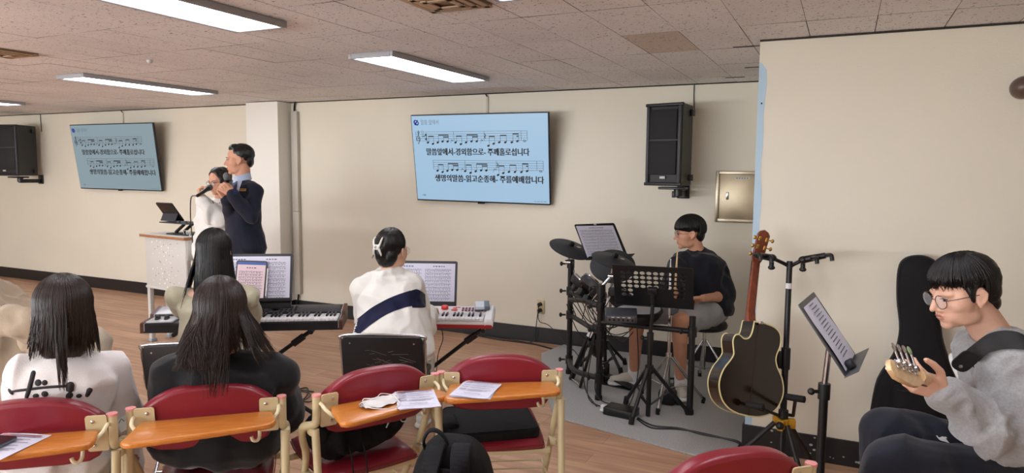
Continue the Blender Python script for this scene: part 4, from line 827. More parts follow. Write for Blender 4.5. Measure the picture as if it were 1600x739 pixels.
# kick tower
T0, T1 = V((-1.60, 4.80, .40)), None
mb = MB()
for f, s in (((-1.79, 4.80, .02), (-.035, 0)), ((-1.66, 4.64, .02), (.035, -.04))):
    a = V((-1.585+s[0]*.6, 4.70+s[1], .42)); mb.box((a+V(f))/2, (.045, .02, (a-V(f)).length), (a-V(f)).to_track_quat('Z', 'Y').to_matrix(), bev=.004)
kt = mb.build('kick_tower_leg', blk2, kit)
mb = MB(); mb.cyl((-1.80, 4.81, .03), (-1.65, 4.63, .03), .008); mb.build('kick_tower_foot', chrome, kit)
mb = MB(); MK = axes(V((-1.56, 4.70, .36)), (.66, -.75, 0), (0, 0, 1)); mb.M = MK; mb.box((0, 0, 0), (.15, .05, .22), bev=.015); mb.build('kick_pad', blk, kit)
mb = MB(); mb.M = axes(V((-1.585, 4.665, .405)), (.66, -.75, 0), (.35, .3, .9)); mb.box((0, -.022, 0), (.075, .002, .045)); s = mb.build('sticker', wht, kit, smooth=False)
# cable loom on the rack
r = random.Random(8)
for i in range(11):
    a = V((r.uniform(-1.8, -1.45), r.uniform(4.55, 4.85), r.uniform(.62, .78))); b = V((r.uniform(-1.42, -1.2), 4.45, r.uniform(.5, .6))); m = (a+b)/2-g*r.uniform(.08, .2)
    mb = MB(); mb.tube(arc_pts([a, a.lerp(m, .6)+V((r.uniform(-.05, .05), -.03, -.02)), m, b.lerp(m, .5)-g*.03, b], 6), .0035, 6); mb.build('cable', blk2, kit)
for pts in ([P2+V((.02, -.03, .5)), (-1.45, 4.42, .3), (-1.47, 4.40, .12), (-1.42, 4.38, .04), (-1.32, 4.36, .03), (-1.22, 4.36, .04), (-1.18, 4.42, .25), (-1.2, 4.44, .55)], [P2+V((-.03, -.02, .45)), (-1.52, 4.40, .2), (-1.50, 4.36, .05), (-1.40, 4.32, .018), (-1.24, 4.30, .018)], [P2+V((-.04, 0, .55)), (-1.56, 4.42, .3), (-1.53, 4.38, .1), (-1.42, 4.30, .02)], [P1+V((.02, -.02, .9)), P1+V((.05, -.04, .75)), P1+V((.03, -.06, .6)), P1+V((.12, -.1, .45)), P1+V((.2, -.2, .62))]):
    mb = MB(); mb.tube(arc_pts(pts, 7), .0038, 6); mb.build('cable', blk2, kit)
# power supply box and its cable across the carpet
t = thing('power_adapter', 'flat black power box on the carpet between the drum rack and the stand', 'adapter', (-1.28, 4.20, .012)); MA = rel((-1.235, 4.24, .012), -.12)
mb = MB(); mb.M = MA; mb.box((0, 0, .026), (.20, .13, .05), bev=.006); mb.build('housing', blk2, t); mb = MB(); mb.M = MA; mb.box((-.125, .02, .025), (.05, .035, .022), bev=.005); mb.box((-.12, -.03, .018), (.03, .025, .018), bev=.005); mb.build('plug', wht, t)
for lab, off in (('black cable crossing the carpet from the power box to the wall corner', 0), ('second black cable beside the first on the carpet', .02)):
    cable('floor_cable', lab, [V((-1.12, 4.22-off, .017)), V((-1.0, 4.13-off*2, .017)), V((-.85, 4.16-off, .017)), V((-.7, 4.12+off, .017)), V((-.5, 4.11-off, .017)), V((-.48, 4.03-off*.5, .017))], .0048)
# throne
t = thing('drum_throne', 'round black drum stool with chrome legs under the drummer', 'stool', (-.875, 5.10, .012)); TC = V((-.875, 5.10, 0))
mb = MB(); mb.lathe([(0, .44), (.13, .44), (.155, .455), (.16, .475), (.15, .495), (0, .505)], Matrix.Translation(TC), 32); mb.build('seat', blk, t); mb = MB(); mb.cyl(TC+g*.14, TC+g*.44, .014); mb.build('column', chrome, t)
for k in range(3):
    a = 2*PI*k/3-.25; d = V((math.cos(a), math.sin(a), 0)); mb = MB(); mb.tube([TC+g*.36+d*.015, TC+d*.26+g*.03], .009, 8); mb.tube([TC+g*.15+d*.012, TC+d*.15+g*.19], .006, 8); mb.build('leg', chrome, t)
    mb = MB(); mb.cyl(TC+d*.25+g*.012, TC+d*.265+g*.055, .014); mb.build('foot_cap', rubber, t)
# ---------------------------------------------------------------- music stands
def desk_frame(TL, TR, BL):
    u = (V(TR)-V(TL)); v = (V(TL)-V(BL)); x = u.normalized(); y = (v-x*v.dot(x)).normalized(); z = x.cross(y)
    c = V(BL)+u/2+y*0; return Matrix(((x.x, y.x, z.x, c.x), (x.y, y.y, z.y, c.y), (x.z, y.z, z.z, c.z), (0, 0, 0, 1))), u.length, v.length
def tripod(t, base, top, feet, hub, r0=.016, r1=.012, mid=None, m=None):
    m = m or tube_b; base, top = V(base), V(top); mid = mid if mid is not None else base.lerp(top, .62)
    mb = MB(); mb.cyl(base, mid, r0, n=14); mb.build('pole', m, t); mb = MB(); mb.cyl(mid, top, r1, n=12); mb.build('upper_pole', m if r1 > .0115 else chrome, t)
    mb = MB(); mb.cyl(mid-V((0, 0, .05)), mid+V((0, 0, .012)), r0+.006, n=14); q = (-CR)*.05; mb.cyl(mid-V((0, 0, .02)), mid-V((0, 0, .02))+q*.7, .007); mb.ell(mid-V((0, 0, .02))+q, (.014, .014, .014)); mb.build('clutch', blk, t)
    hb = base.lerp(top, 0); hz = V((base.x, base.y, hub)); mb = MB(); mb.cyl(hz-V((0, 0, .03)), hz+V((0, 0, .02)), r0+.012, n=14); mb.build('hub', blk, t)
    for f in feet:
        f = V(f); d = f-hz; mb = MB(); mb.tube([hz+V((d.x, d.y, 0)).normalized()*.02, f+V((0, 0, .018))], .0125, 10); n = V((base.x, base.y, max(.05, hub*.25))); mb.tube([n, hz.lerp(f, .5)], .006, 6); mb.build('leg', m, t)
        mb = MB(); mb.cyl(f+V((0, 0, .003)), f+V((0, 0, .035))-d.normalized()*.02, .018, n=12); mb.build('foot_cap', rubber, t)
# perforated desk in front of the drummer, seen from behind
base = V((-1.07, 4.28, .02)); TLp, TRp, BRp, BLp = at(955, 411, 4.36), at(1074, 420, 4.38), at(1085, 489, 4.30), at(966, 474, 4.28)
t = thing('music_stand', 'black music stand with a perforated desk in front of the drummer', 'music stand', (-1.07, 4.28, .012))
al, ta = math.radians(18), math.radians(32); CFx = V((CF.x, CF.y, 0)).normalized(); CRx = V((CR.x, CR.y, 0)).normalized()
x = CRx*math.cos(al)-CFx*math.sin(al); nn = CFx*math.cos(al)+CRx*math.sin(al); y = g*math.cos(ta)-nn*math.sin(ta); z = x.cross(y); c = (TLp+TRp+BRp+BLp)/4; w, h = .485, .325
MD = Matrix(((x.x, y.x, z.x, c.x), (x.y, y.y, z.y, c.y), (x.z, y.z, z.z, c.z), (0, 0, 0, 1)))
# plate with real round holes: one ring of faces per cell
mb = MB(); mb.M = MD; nx, ny = 12, 9; cw, chh = w/nx, h/ny; K = 16
for i in range(nx):
    for j in range(ny):
        x0, y0 = -w/2+cw*i, -h/2+chh*j; row = ny-1-j
        hole = 1 <= i <= 10 and ((0 < row < 5) or (row in (5, 6) and (i < 3 or i > 8))); sq = []
        for k in range(K):
            a = 2*PI*k/K+PI/4; m = max(abs(math.cos(a)), abs(math.sin(a))); sq.append((x0+cw/2+cw/2*math.cos(a)/m, y0+chh/2+chh/2*math.sin(a)/m))
        if not hole:
            for zz in (0, .0025): mb.add([(x0, y0, zz), (x0+cw, y0, zz), (x0+cw, y0+chh, zz), (x0, y0+chh, zz)], [(0, 1, 2, 3)])
            continue
        R = min(cw, chh)*.39; ci = [(x0+cw/2+R*1.15*math.cos(2*PI*k/K+PI/4), y0+chh/2+R*math.sin(2*PI*k/K+PI/4)) for k in range(K)]
        for zz in (0, .0025): mb.add([(p[0], p[1], zz) for p in sq+ci], [(k, (k+1) % K, K+(k+1) % K, K+k) for k in range(K)])
        mb.add([(p[0], p[1], zz) for zz in (0, .0025) for p in ci], [(k, (k+1) % K, K+(k+1) % K, K+k) for k in range(K)])
bmesh.ops.remove_doubles(mb.bm, verts=mb.bm.verts[:], dist=.0002)
dk = mb.build('desk', blk2, t, smooth=False)
mb = MB(); mb.M = MD; mb.box((0, -h/2-.002, -.03), (w+.01, .004, .07), bev=.001); mb.box((.0, -h/2+.006, -.064), (w+.01, .014, .003)); 
mb.tube([(-w/2, -h/2, 0), (-w/2, h/2, 0)], .0025, 6); mb.tube([(w/2, -h/2, 0), (w/2, h/2, 0)], .0025, 6); mb.tube([(-w/2, h/2, 0), (w/2, h/2, 0)], .0025, 6); mb.build('ledge', blk2, t)
hp_ = MD @ V((0, -.04, .02)); mb = MB(); mb.M = MD; mb.box((0, -.02, .015), (.06, .05, .03), bev=.006); mb.tube(arc_pts([(0, -.02, .03), (0, -.07, .04), (0, -.12, .03)]), .013, 10); mb.build('tilt_bracket', blk, t)
tripod(t, base, MD @ V((0, -.10, .025)), [(-1.128, 4.095, .012), (-.85, 4.44, .012), (-1.27, 4.46, .012)], .33, .016, .0125, V((-1.068, 4.275, .55)))
# drummer's score stand behind the cymbals
TLq, TRq, BRq, BLq = at(897, 353, 5.42), at(961, 347, 5.44), at(984, 398, 5.3), at(917, 409, 5.28)
t = thing('music_stand', 'black wire-edged music stand behind the cymbals against the back wall', 'music stand', (-1.66, 5.22, .012))
al, ta = math.radians(30), math.radians(36); x = CRx*math.cos(al)+CFx*math.sin(al); nn = -CFx*math.cos(al)+CRx*math.sin(al); y = g*math.cos(ta)-nn*math.sin(ta); z = x.cross(y); c = (TLq+TRq+BRq+BLq)/4; w, h = .385, .315
MQ = Matrix(((x.x, y.x, z.x, c.x), (x.y, y.y, z.y, c.y), (x.z, y.z, z.z, c.z), (0, 0, 0, 1)))
mb = MB(); mb.M = MQ; mb.prism(rrect(w, h, .012), -.004, 0); mb.box((.01, -h/2+.004, .02), (w+.05, .006, .05), bev=.001); mb.box((w/2-.012, 0, .003), (.02, h-.03, .004)); mb.build('desk', blk2, t)
mb = MB(); mb.M = MQ; mb.box((0, h/2-.008, .003), (.022, .012, .005), bev=.001); mb.build('clip', lgrey, t)
tripod(t, (-1.66, 5.22, .02), MQ @ V((0, -.06, -.01)), [(-1.86, 5.18, .012), (-1.55, 5.40, .012), (-1.5, 5.12, .012)], .22, .014, .012)
sheet('sheet_music', 'printed score on the stand behind the cymbals', MQ @ Matrix.Translation((-.012, -.006, .0035)) @ Matrix.Rotation(-.02, 4, 'Z'), w-.03, h-.03, 9, 1, 12)
# right music stand seen from its edge, with a song sheet
t = thing('music_stand', 'black music stand with one song sheet, left of the seated bass player', 'music stand', (-.03, 2.83, 0))
tl, bl, br, tr = at(1250, 476, 2.55), at(1318, 588, 2.50), at(1341, 552, 2.82), at(1268, 458, 2.86)
x = (tl-tr).normalized()*-1; x = ((tr-tl)+(br-bl)).normalized()*-1; y = ((tl-bl)+(tr-br)); y = (y-x*y.dot(x)).normalized(); z = x.cross(y); c = (tl+tr+br+bl)/4; w = ((tr-tl).length+(br-bl).length)/2; h = ((tl-bl).length+(tr-br).length)/2
if z.z < 0: x = -x; z = -z
MS = Matrix(((x.x, y.x, z.x, c.x), (x.y, y.y, z.y, c.y), (x.z, y.z, z.z, c.z), (0, 0, 0, 1)))
mb = MB(); mb.M = MS; mb.prism(rrect(w, h, .01), -.003, 0); mb.box((0, -h/2, .025), (w+.04, .003, .055), bev=.001); mb.build('desk', mat('desk_grey', (74, 76, 80), .45), t)
mb = MB(); mb.M = MS; mb.box((-w*.28, -h/2+.02, .022), (.03, .035, .03), bev=.006); mb.build('page_clip', blk, t)
mb = MB(); mb.M = MS; mb.box((w*.3, -h/2-.002, .026), (.09, .002, .03)); mb.build('yellow_label', mat('label_yellow', (222, 210, 120), .6), t)
mb = MB(); mb.M = MS; n = 8; sw, sh = w*.82, h*.9; vs = [(-sw/2+sw*a/n, -h/2+.01+sh*b/n, .004+.002*math.sin(b*.7)) for b in range(n+1) for a in range(n+1)]; mb.add(vs, [(b*(n+1)+a, b*(n+1)+a+1, (b+1)*(n+1)+a+1, (b+1)*(n+1)+a) for b in range(n) for a in range(n)])
r = random.Random(6); mb.mi = 1
for i in range(15):
    yy = -h/2+.02+sh*.92-.0155*i; k = -.07
    while k < (.05 if i else .02): l = r.uniform(.006, .016); mb.add([(k, yy, .0075), (k+l, yy, .0075), (k+l, yy+.004, .0075), (k, yy+.004, .0075)], [(0, 1, 2, 3)]); k += l+.004
tag(mb.build('song_sheet', [paper, ink], angle=180), 'white lyric sheet on the stand beside the bass player', 'sheet music')
hd = MS @ V((0, -.03, -.012)); bz = at(1284, 739, 2.62); bx = V((hd.x-.012, hd.y-.0, 0))
tripod(t, (bx.x, bx.y, .02), hd, [(bx.x-.25, bx.y+.05, 0), (bx.x+.15, bx.y+.22, 0), (bx.x+.12, bx.y-.22, 0)], .25, .0165, .011, V((bx.x, bx.y, .745)))
# ---------------------------------------------------------------- guitar stand and guitars
gp = at(1222, 690, 3.52); GX, GY = gp.x, gp.y
t = thing('guitar_stand', 'tall black double guitar stand with a yellow tripod collar', 'guitar stand', (GX, GY, 0)); G = V((GX, GY, 0))
top = at(1234, 408, 3.60); hubz = at(1222, 660, 3.52).z
mb = MB(); mb.cyl(G+g*.06, V((top.x, top.y, 0)).lerp(G, .5)+g*(.62), .0165, n=14); mb.build('pole', tube_b, t); mid = V((top.x, top.y, 0)).lerp(G, .5)+g*.62
mb = MB(); mb.cyl(mid, top, .0145, n=14); mb.build('upper_pole', tube_b, t); mb = MB(); mb.cyl(mid-g*.05, mid+g*.06, .023); mb.box(mid+V((-.03, -.02, -.0)), (.03, .03, .09), bev=.01); mb.build('height_grip', blk, t)
w_ = top.lerp(mid, .28); mb = MB(); mb.cyl(w_, w_+g*.028, .0152, n=14); mb.build('label_ring', wht, t)
yc = mat('collar_yellow', (214, 160, 40), .4); mb = MB(); hz = G+g*hubz; mb.cyl(hz-g*.02, hz+g*.025, .028); 
for k in range(3):
    a = 2*PI*k/3+.35; d = V((math.cos(a), math.sin(a), 0)); mb.box(hz+d*.035, (.05, .03, .05), Matrix.Rotation(a, 3, 'Z'), bev=.006)
mb.build('tripod_collar', yc, t); mb = MB(); q = hz-CF*.05-CR*.035; mb.cyl(hz, q, .007); mb.ell(q, (.02, .02, .02)); mb.build('collar_knob', blk, t)
for f in ((GX-.30, GY-.08), (GX+.14, GY-.20), (GX+.16, GY+.22)):
    d = V((f[0]-GX, f[1]-GY, 0)).normalized(); mb = MB(); mb.tube([hz+d*.04, V((f[0], f[1], .02))], .0125, 10); mb.build('leg', tube_b, t); mb = MB(); mb.cyl(V((f[0], f[1], .003)), V((f[0], f[1], .05))-d*.02, .017); mb.build('foot_cap', rubber, t)
# yoke arms with holders
for s, e0, e1 in ((-1, at(1206, 403, 3.56), at(1180, 398, 3.50)), (1, at(1255, 406, 3.58), at(1290, 399, 3.52))):
    mb = MB(); mb.tube(arc_pts([top-g*.03, top+CR*(.03*s)-g*.012, e0]), .010, 10); mb.ell(e0, (.024, .024, .02)); y = mb.build('yoke_arm', tube_b, t)
    mb = MB(); mb.tube([e0, e1], [.019, .015], 12); n_ = CF*-1
    for q in (.35, 1.0): p = e0.lerp(e1, q); mb.tube(arc_pts([p, p-CF*.06+g*.002, p-CF*.075-g*.025]), .011, 8)
    mb.build('neck_holder', blk2, y)
    mb = MB(); mb.cyl(e0-g*.02, e0-g*.045, .012); mb.ell(e0-g*.05, (.018, .012, .012)); mb.build('lock_knob', blk, y)
lowz = at(1222, 645, 3.52).z
for s, e in ((-1, at(1180, 634, 3.35)), (1, at(1243, 622, 3.30))):
    st_ = G+g*(lowz); b0 = st_+CR*(.03*s) if s > 0 else st_; mb = MB(); mb.tube([st_, st_+CR*(.05 if s > 0 else -.02)-g*.01, e], .0085, 8); mb.build('support_arm', tube_b, t)
    mb = MB(); mb.cyl(e-CR*.03+CF*.03, e+CR*.03-CF*.03, .0165, n=12); mb.build('foam_sleeve', rubber, t)
mb = MB(); mb.cyl(st_-g*.02, st_+g*.02, .024); mb.build('support_collar', blk, t)
# acoustic guitar hanging with its back to the room
t = thing('acoustic_guitar', 'acoustic guitar with cutaway, dark rosewood back facing out, on the tall stand', 'guitar', tuple(at(1172, 590, 3.5)))
nut, tail = at(1196, 408, 3.53), at(1170, 650, 3.42)
yv = (nut-tail).normalized(); zv = (V((.66, -.75, .05))); xv = yv.cross(zv).normalized(); zv = xv.cross(yv)
Lg = (nut-tail).length; sc = Lg/.83
MG = Matrix(((xv.x, yv.x, zv.x, tail.x), (xv.y, yv.y, zv.y, tail.y), (xv.z, yv.z, zv.z, tail.z), (0, 0, 0, 1))) @ Matrix.Scale(sc, 4)
# outline in guitar space (y up from tail), x to the viewer's right; cutaway on the left
right = [(0, 0), (.06, .004), (.12, .022), (.17, .062), (.196, .12), (.198, .17), (.18, .225), (.148, .272), (.132, .31), (.134, .345), (.148, .385), (.150, .425), (.136, .462), (.10, .485), (.05, .494), (.028, .496)]
left = [(-.028, .496), (-.034, .44), (-.050, .405), (-.080, .396), (-.112, .412), (-.136, .405), (-.146, .375), (-.138, .335), (-.132, .305), (-.148, .272), (-.18, .225), (-.198, .17), (-.196, .12), (-.17, .062), (-.12, .022), (-.06, .004)]
ol = arc_pts([(p[0], p[1], 0) for p in right], 3)[:-1]+[V((.028, .496, 0))]+arc_pts([(p[0], p[1], 0) for p in left], 3)
ol = [(p.x, p.y) for p in ol]; D0 = .105
mb = MB(); mb.M = MG; mb.prism(ol, -D0, 0); 
bd = mb.build('body', rose_w, t, angle=40)
mb = MB(); mb.M = MG; mb.tube([(x, y, -.001) for x, y in ol], .0042, 6, closed=True); mb.tube([(x, y, -D0+.001) for x, y in ol], .0042, 6, closed=True); mb.build('binding', mat('binding_cream', (232, 218, 160), .4), bd)
mb = MB(); mb.M = MG; mb.box((0, .25, .0008), (.004, .49, .0014)); mb.build('back_seam', mat('seam_brown', (60, 36, 26), .4), bd)
mb = MB(); mb.M = MG; mb.prism(ol, -D0-.002, -D0+.0005); mb.build('soundboard', mat('spruce', (206, 168, 110), .4), bd)
mb = MB(); mb.M = MG; q = [(-.034, 0), (-.022, .0), (0, .006), (.022, 0), (.034, 0)]
mb.loft([[V((x*w*1.0, yy, z)) for x, z in ((-.027, -.086), (-.024, -.072+dz), (0, -.066+dz), (.024, -.072+dz), (.027, -.086))] for yy, w, dz in ((.45, 1.05, .05), (.485, 1.0, .045), (.51, .95, .012), (.56, .92, .0), (.83, .82, 0))]); nk = mb.build('neck', maho, t, angle=60)
mb = MB(); mb.M = MG; mb.box((0, .66, -.0885), (.048, .36, .005)); mb.build('fingerboard', blk2, nk)
HM = MG @ Matrix.Translation((0, .825, -.082)) @ Matrix.Rotation(.25, 4, 'X')
mb = MB(); mb.prism([(-.022, 0), (.022, 0), (.036, .03), (.040, .16), (.025, .178), (0, .188), (-.025, .178), (-.036, .16), (-.034, .03)], -.008, .008, HM, bev=.003); hs = mb.build('headstock', maho, t)
for s in (-1, 1):
    for k in range(3):
        yy = .045+.046*k; mb = MB(); mb.M = HM; mb.box((s*.022, yy, .011), (.016, .026, .008), bev=.003); mb.cyl((s*.022, yy, .012), (s*.052, yy, .014), .0035, n=8); mb.ell((s*.058, yy, .014), (.009, .012, .007)); mb.build('tuning_peg', gold if (s, k) != (1, 0) else chrome, hs)
mb = MB(); mb.M = MG; mb.lathe([(.009, 0), (.009, .004), (.006, .012), (.009, .016), (0, .017)], Matrix.Translation((.0, .49, .012)) @ Matrix.Rotation(-.3, 4, 'X'), 12); mb.build('strap_button', chrome, t)
# gig bag leaning in front of the right wall
gb = mat('bag_black', (14, 14, 17), .75, spec=.3, bump=.35, bscale=220); gp2 = mat('bag_piping', (30, 30, 33), .5)
pts = [atY(x, y, 3.86) for x, y in ((1362, 645), (1372, 600), (1398, 560), (1408, 520), (1404, 470), (1406, 425), (1416, 408), (1436, 403), (1456, 407), (1467, 420), (1470, 470), (1474, 530), (1486, 570), (1498, 610), (1502, 655), (1503, 740), (1495, 800), (1470, 830), (1420, 835), (1375, 820), (1360, 760), (1358, 700))]
t = thing('gig_bag', 'tall black padded guitar bag leaning on the right wall behind the bass player', 'guitar bag', (.32, 3.95, 0))
zmin = min(p.z for p in pts); kz = (1.10-.02)/(max(p.z for p in pts)-zmin)
o2 = [(p.x, max(.02, p.z)) for p in pts]; o2 = [(q.x, q.y) for q in arc_pts([V((a, b, 0)) for a, b in o2+[o2[0]]], 4)[:-1]]
GMx = Matrix.Translation((0, 3.93, 0)) @ Matrix.Rotation(-.05, 4, 'X') @ Matrix(((1, 0, 0, 0), (0, 0, 1, 0), (0, 1, 0, 0), (0, 0, 0, 1)))
mb = MB(); mb.M = GMx; mb.prism(o2, -.06, .06, bev=.028); mb.build('shell', gb, t, angle=60)
mb = MB(); mb.M = GMx; mb.tube([(x*1.0, z, -.034) for x, z in o2], .005, 6, closed=True); mb.build('piping', gp2, t)
cxm = sum(x for x, z in o2)/len(o2)
mb = MB(); mb.M = GMx; mb.box((cxm, .36, -.068), (.20, .34, .03), bev=.014); pk = mb.build('pocket', gb, t); mb = MB(); mb.M = GMx; mb.tube([(cxm-.08, .5, -.085), (cxm+.08, .5, -.085)], .004, 6); mb.build('zipper', gp2, pk)
# ---------------------------------------------------------------- bags
bag_m = mat('backpack_black', (9, 9, 11), .75, spec=.25, bump=.3, bscale=260); strap_m = mat('strap_black', (14, 15, 19), .7, spec=.25, bump=.3, bscale=400)
bp = at(700, 739, 1.93); FM = rel((bp.x, bp.y, .47), math.radians(20)) @ Matrix.Scale(.86, 4, (1, 0, 0)) @ Matrix.Scale(.955, 4, (0, 0, 1))
t = thing('backpack', 'black backpack with padded shoulder straps standing at the bottom edge', 'backpack', (bp.x, bp.y, .47), math.radians(20))
mb = MB(); mb.M = FM
mb.loft([[V((math.copysign(abs(math.cos(a))**.6, math.cos(a))*w_, .07+math.copysign(abs(math.sin(a))**.6, math.sin(a))*d_, zz)) for a in [2*PI*k/24 for k in range(24)]] for zz, w_, d_ in ((0, .13, .07), (.01, .15, .09), (.1, .155, .10), (.2, .145, .095), (.28, .122, .085), (.32, .098, .07), (.345, .07, .05), (.352, .03, .02))])
soft(mb, 'body', bag_m, t, .008, 5, [(.006, (9, 9, 9), 'n')])
for s in (-1, 1):
    mb = MB(); mb.M = FM; P = arc_pts([(s*.04, .03, .345), (s*.042, -.004, .345), (s*.046, -.036, .31), (s*.056, -.046, .22), (s*.075, -.04, .1), (s*.09, -.025, .02)], 5)
    for i in range(len(P)-1): mb.box((P[i]+P[i+1])/2, (.062, .016, (P[i+1]-P[i]).length+.012), (P[i+1]-P[i]).to_track_quat('Z', 'Y').to_matrix() @ Matrix.Rotation(PI if False else 0, 3, 'Z'), bev=.006)
    mb.build('shoulder_strap', strap_m, t)
mb = MB(); mb.M = FM; mb.box((0, -.03, .15), (.05, .012, .30), bev=.005); mb.build('back_panel', strap_m, t)
mb = MB(); mb.M = FM; mb.tube(arc_pts([(-.085, .04, .325), (-.088, .03, .355), (-.07, .028, .385), (-.045, .028, .388), (-.02, .03, .37), (-.008, .034, .345)], 5), .0055, 8, flat=1.6); mb.build('carry_handle', strap_m, t)
# black backpack lying on the seat of the tilted chair
m, thc = CH['C']; BM = rel((m[0], m[1], 0), thc)
t = thing('backpack', 'slumped black backpack on the red seat under the board with the mask', 'backpack', tuple(BM @ V((0, .2, .48))), thc)
mb = MB(); mb.M = BM; mb.ell((-.02, .14, .56), (.20, .11, .085)); mb.ell((-.11, .12, .56), (.11, .10, .09)); mb.ell((.10, .16, .55), (.10, .09, .075)); mb.ell((-.19, .10, .60), (.05, .06, .06)); soft(mb, 'body', bag_m, t, .009, 5, [(.02, (9, 9, 9), 'ridge')])
mb = MB(); mb.M = BM
for x in (-.10, -.045): mb.tube(arc_pts([(x, .03, .55), (x, -.0, .50), (x, -.015, .45), (x+.004, -.018, .40)]), .003, 6); mb.box((x+.004, -.018, .388), (.008, .004, .03), bev=.001)
mb.build('strap_end', strap_m, t)
mb = MB(); mb.M = BM; mb.tube([(.055, .032, .575), (.09, .05, .615)], .003, 6); mb.torus((.15, .075, .585), .018, .0022, (.3, -1, .3), 16, 5); mb.build('reflective_mark', mat('reflective', (190, 190, 184), .4), t)
# laptop bag on the seat beside the carpet
m, thc = CH['D']; BM = rel((m[0], m[1], 0), thc); t = thing('laptop_bag', 'flat black laptop bag lying on the red seat beside the carpet', 'bag', tuple(BM @ V((0, .2, .48))), thc)
LM = BM @ Matrix.Translation((-.03, .17, .49)) @ Matrix.Rotation(.12, 4, 'Z') @ Matrix.Rotation(.10, 4, 'X')
mb = MB(); mb.prism(rrect(.39, .28, .03), -.022, .022, LM, bev=.014); mb.build('body', bag_m, t); mb = MB(); mb.M = LM; mb.tube([(x, y, .022) for x, y in rrect(.37, .26, .03)], .0025, 6, closed=True); mb.build('piping', strap_m, t)
mb = MB(); mb.M = LM; mb.box((-.185, -.02, .02), (.09, .12, .05), bev=.02); mb.build('side_pocket', bag_m, t)
# ---------------------------------------------------------------- people
from mathutils.bvhtree import BVHTree
def frame(F, U=V((0, 0, 1))):
    """columns right, forward, up"""
    F = V(F).normalized(); R_ = F.cross(V(U)).normalized(); U = R_.cross(F); return Matrix(((R_.x, F.x, U.x), (R_.y, F.y, U.y), (R_.z, F.z, U.z)))
def hdir(deg): return V((math.cos(math.radians(deg)), math.sin(math.radians(deg)), 0))
def pitch(F, deg): F = V(F).normalized(); return F*math.cos(math.radians(deg))+V((0, 0, 1))*math.sin(math.radians(deg))
def ik(S, Wp, pole, l1, l2):
    S, Wp = V(S), V(Wp); d = Wp-S; L = min(d.length, (l1+l2)*.995); u = d.normalized(); Wp = S+u*L
    a = (l1*l1-l2*l2+L*L)/(2*L); h = math.sqrt(max(0, l1*l1-a*a)); p = V(pole); p = (p-u*p.dot(u)).normalized(); return S+u*a+p*h, Wp
def head_solid(mb, c, R, k=1.0):
    P = lambda x, y, z: V(c)+R @ V((x*k, y*k, z*k)); E = lambda p, r, rot=None: mb.ell(P(*p), tuple(v*k for v in r), R @ rot if rot else R, 20, 14)
    E((0, -.012, .035), (.077, .096, .086)); E((0, .02, -.02), (.066, .072, .085)); E((0, .042, -.062), (.052, .044, .046)); E((0, .068, -.094), (.024, .019, .016))
    for s in (-1, 1):
        E((s*.037, .048, -.026), (.031, .030, .030)); E((s*.040, .02, -.070), (.023, .045, .030)); mb.torus(P(s*.0815, -.008, -.005), .0150*k, .0048*k, R @ V((s, .35, .1)), 18, 8, sy=1.45); E((s*.030, .073, .016), (.028, .011, .008), Matrix.Rotation(-s*.25, 3, 'Z')); E((s*.048, .032, -.012), (.026, .036, .044))
        E((s*.030, .036, -.048), (.034, .040, .046)); E((s*.028, .055, -.06), (.022, .026, .03))
        E((s*.0125, .090, -.037), (.0085, .010, .0075)); E((s*.078, -.006, -.008), (.006, .016, .027), Matrix.Rotation(s*.3, 3, 'Z')); E((s*.080, .0, -.03), (.006, .011, .012))
    cap(mb, P(0, .084, .012), P(0, .104, -.027), .0088*k, .0105*k); E((0, .108, -.031), (.0105, .010, .0095)); E((0, .083, -.057), (.024, .012, .0065)); E((0, .081, -.069), (.021, .012, .0075)); E((0, .07, -.08), (.028, .014, .012))
def face_parts(body, c, R, k=1.0, brows=True, mouth=0.0):
    P = lambda x, y, z: V(c)+R @ V((x*k, y*k, z*k))
    for s in (-1, 1):
        mb = MB(); mb.ell(P(s*.031, .0775, -.002), (.0130*k, .0066*k, .0040*k), R @ Matrix.Rotation(-s*.28, 3, 'Z'), 14, 8); e = mb.build('eye', mat('eye_white', (214, 206, 200), .3) if 'eye_white' not in MATS else MATS['eye_white'], body)
        mb = MB(); mb.ell(P(s*.0305, .0825, -.002), (.0054*k, .0032*k, .0040*k), R, 12, 8); mb.build('iris', eye_m, e)
        mb = MB(); mb.tube([P(s*.017, .0865, .002), P(s*.03, .0868, .0052), P(s*.044, .0785, .001)], [.0013*k, .0021*k, .0013*k], 6); mb.build('eyelid', eye_m, e)
        if brows: mb = MB(); mb.tube([P(s*.013, .0905, .017), P(s*.030, .0905, .0225), P(s*.050, .079, .018)], [.0024*k, .0032*k, .0016*k], 6, flat=.7); mb.build('eyebrow', MATS['hair_black'], body)
    mb = MB()
    for z, h, y in ((-.0580, .0048, .0898), (-.0662-mouth, .0054, .0880)): mb.ell(P(0, y, z), (.0195*k, .0045*k, h*k), R, 14, 8)
    if mouth: mb.mi = 1; mb.ell(P(0, .0905, -.0625-mouth*.4), (.014*k, .004*k, (.002+mouth*.5)*k), R, 12, 8)
    mb.build('lips', [lips, MATS['mouth_dark']], body)
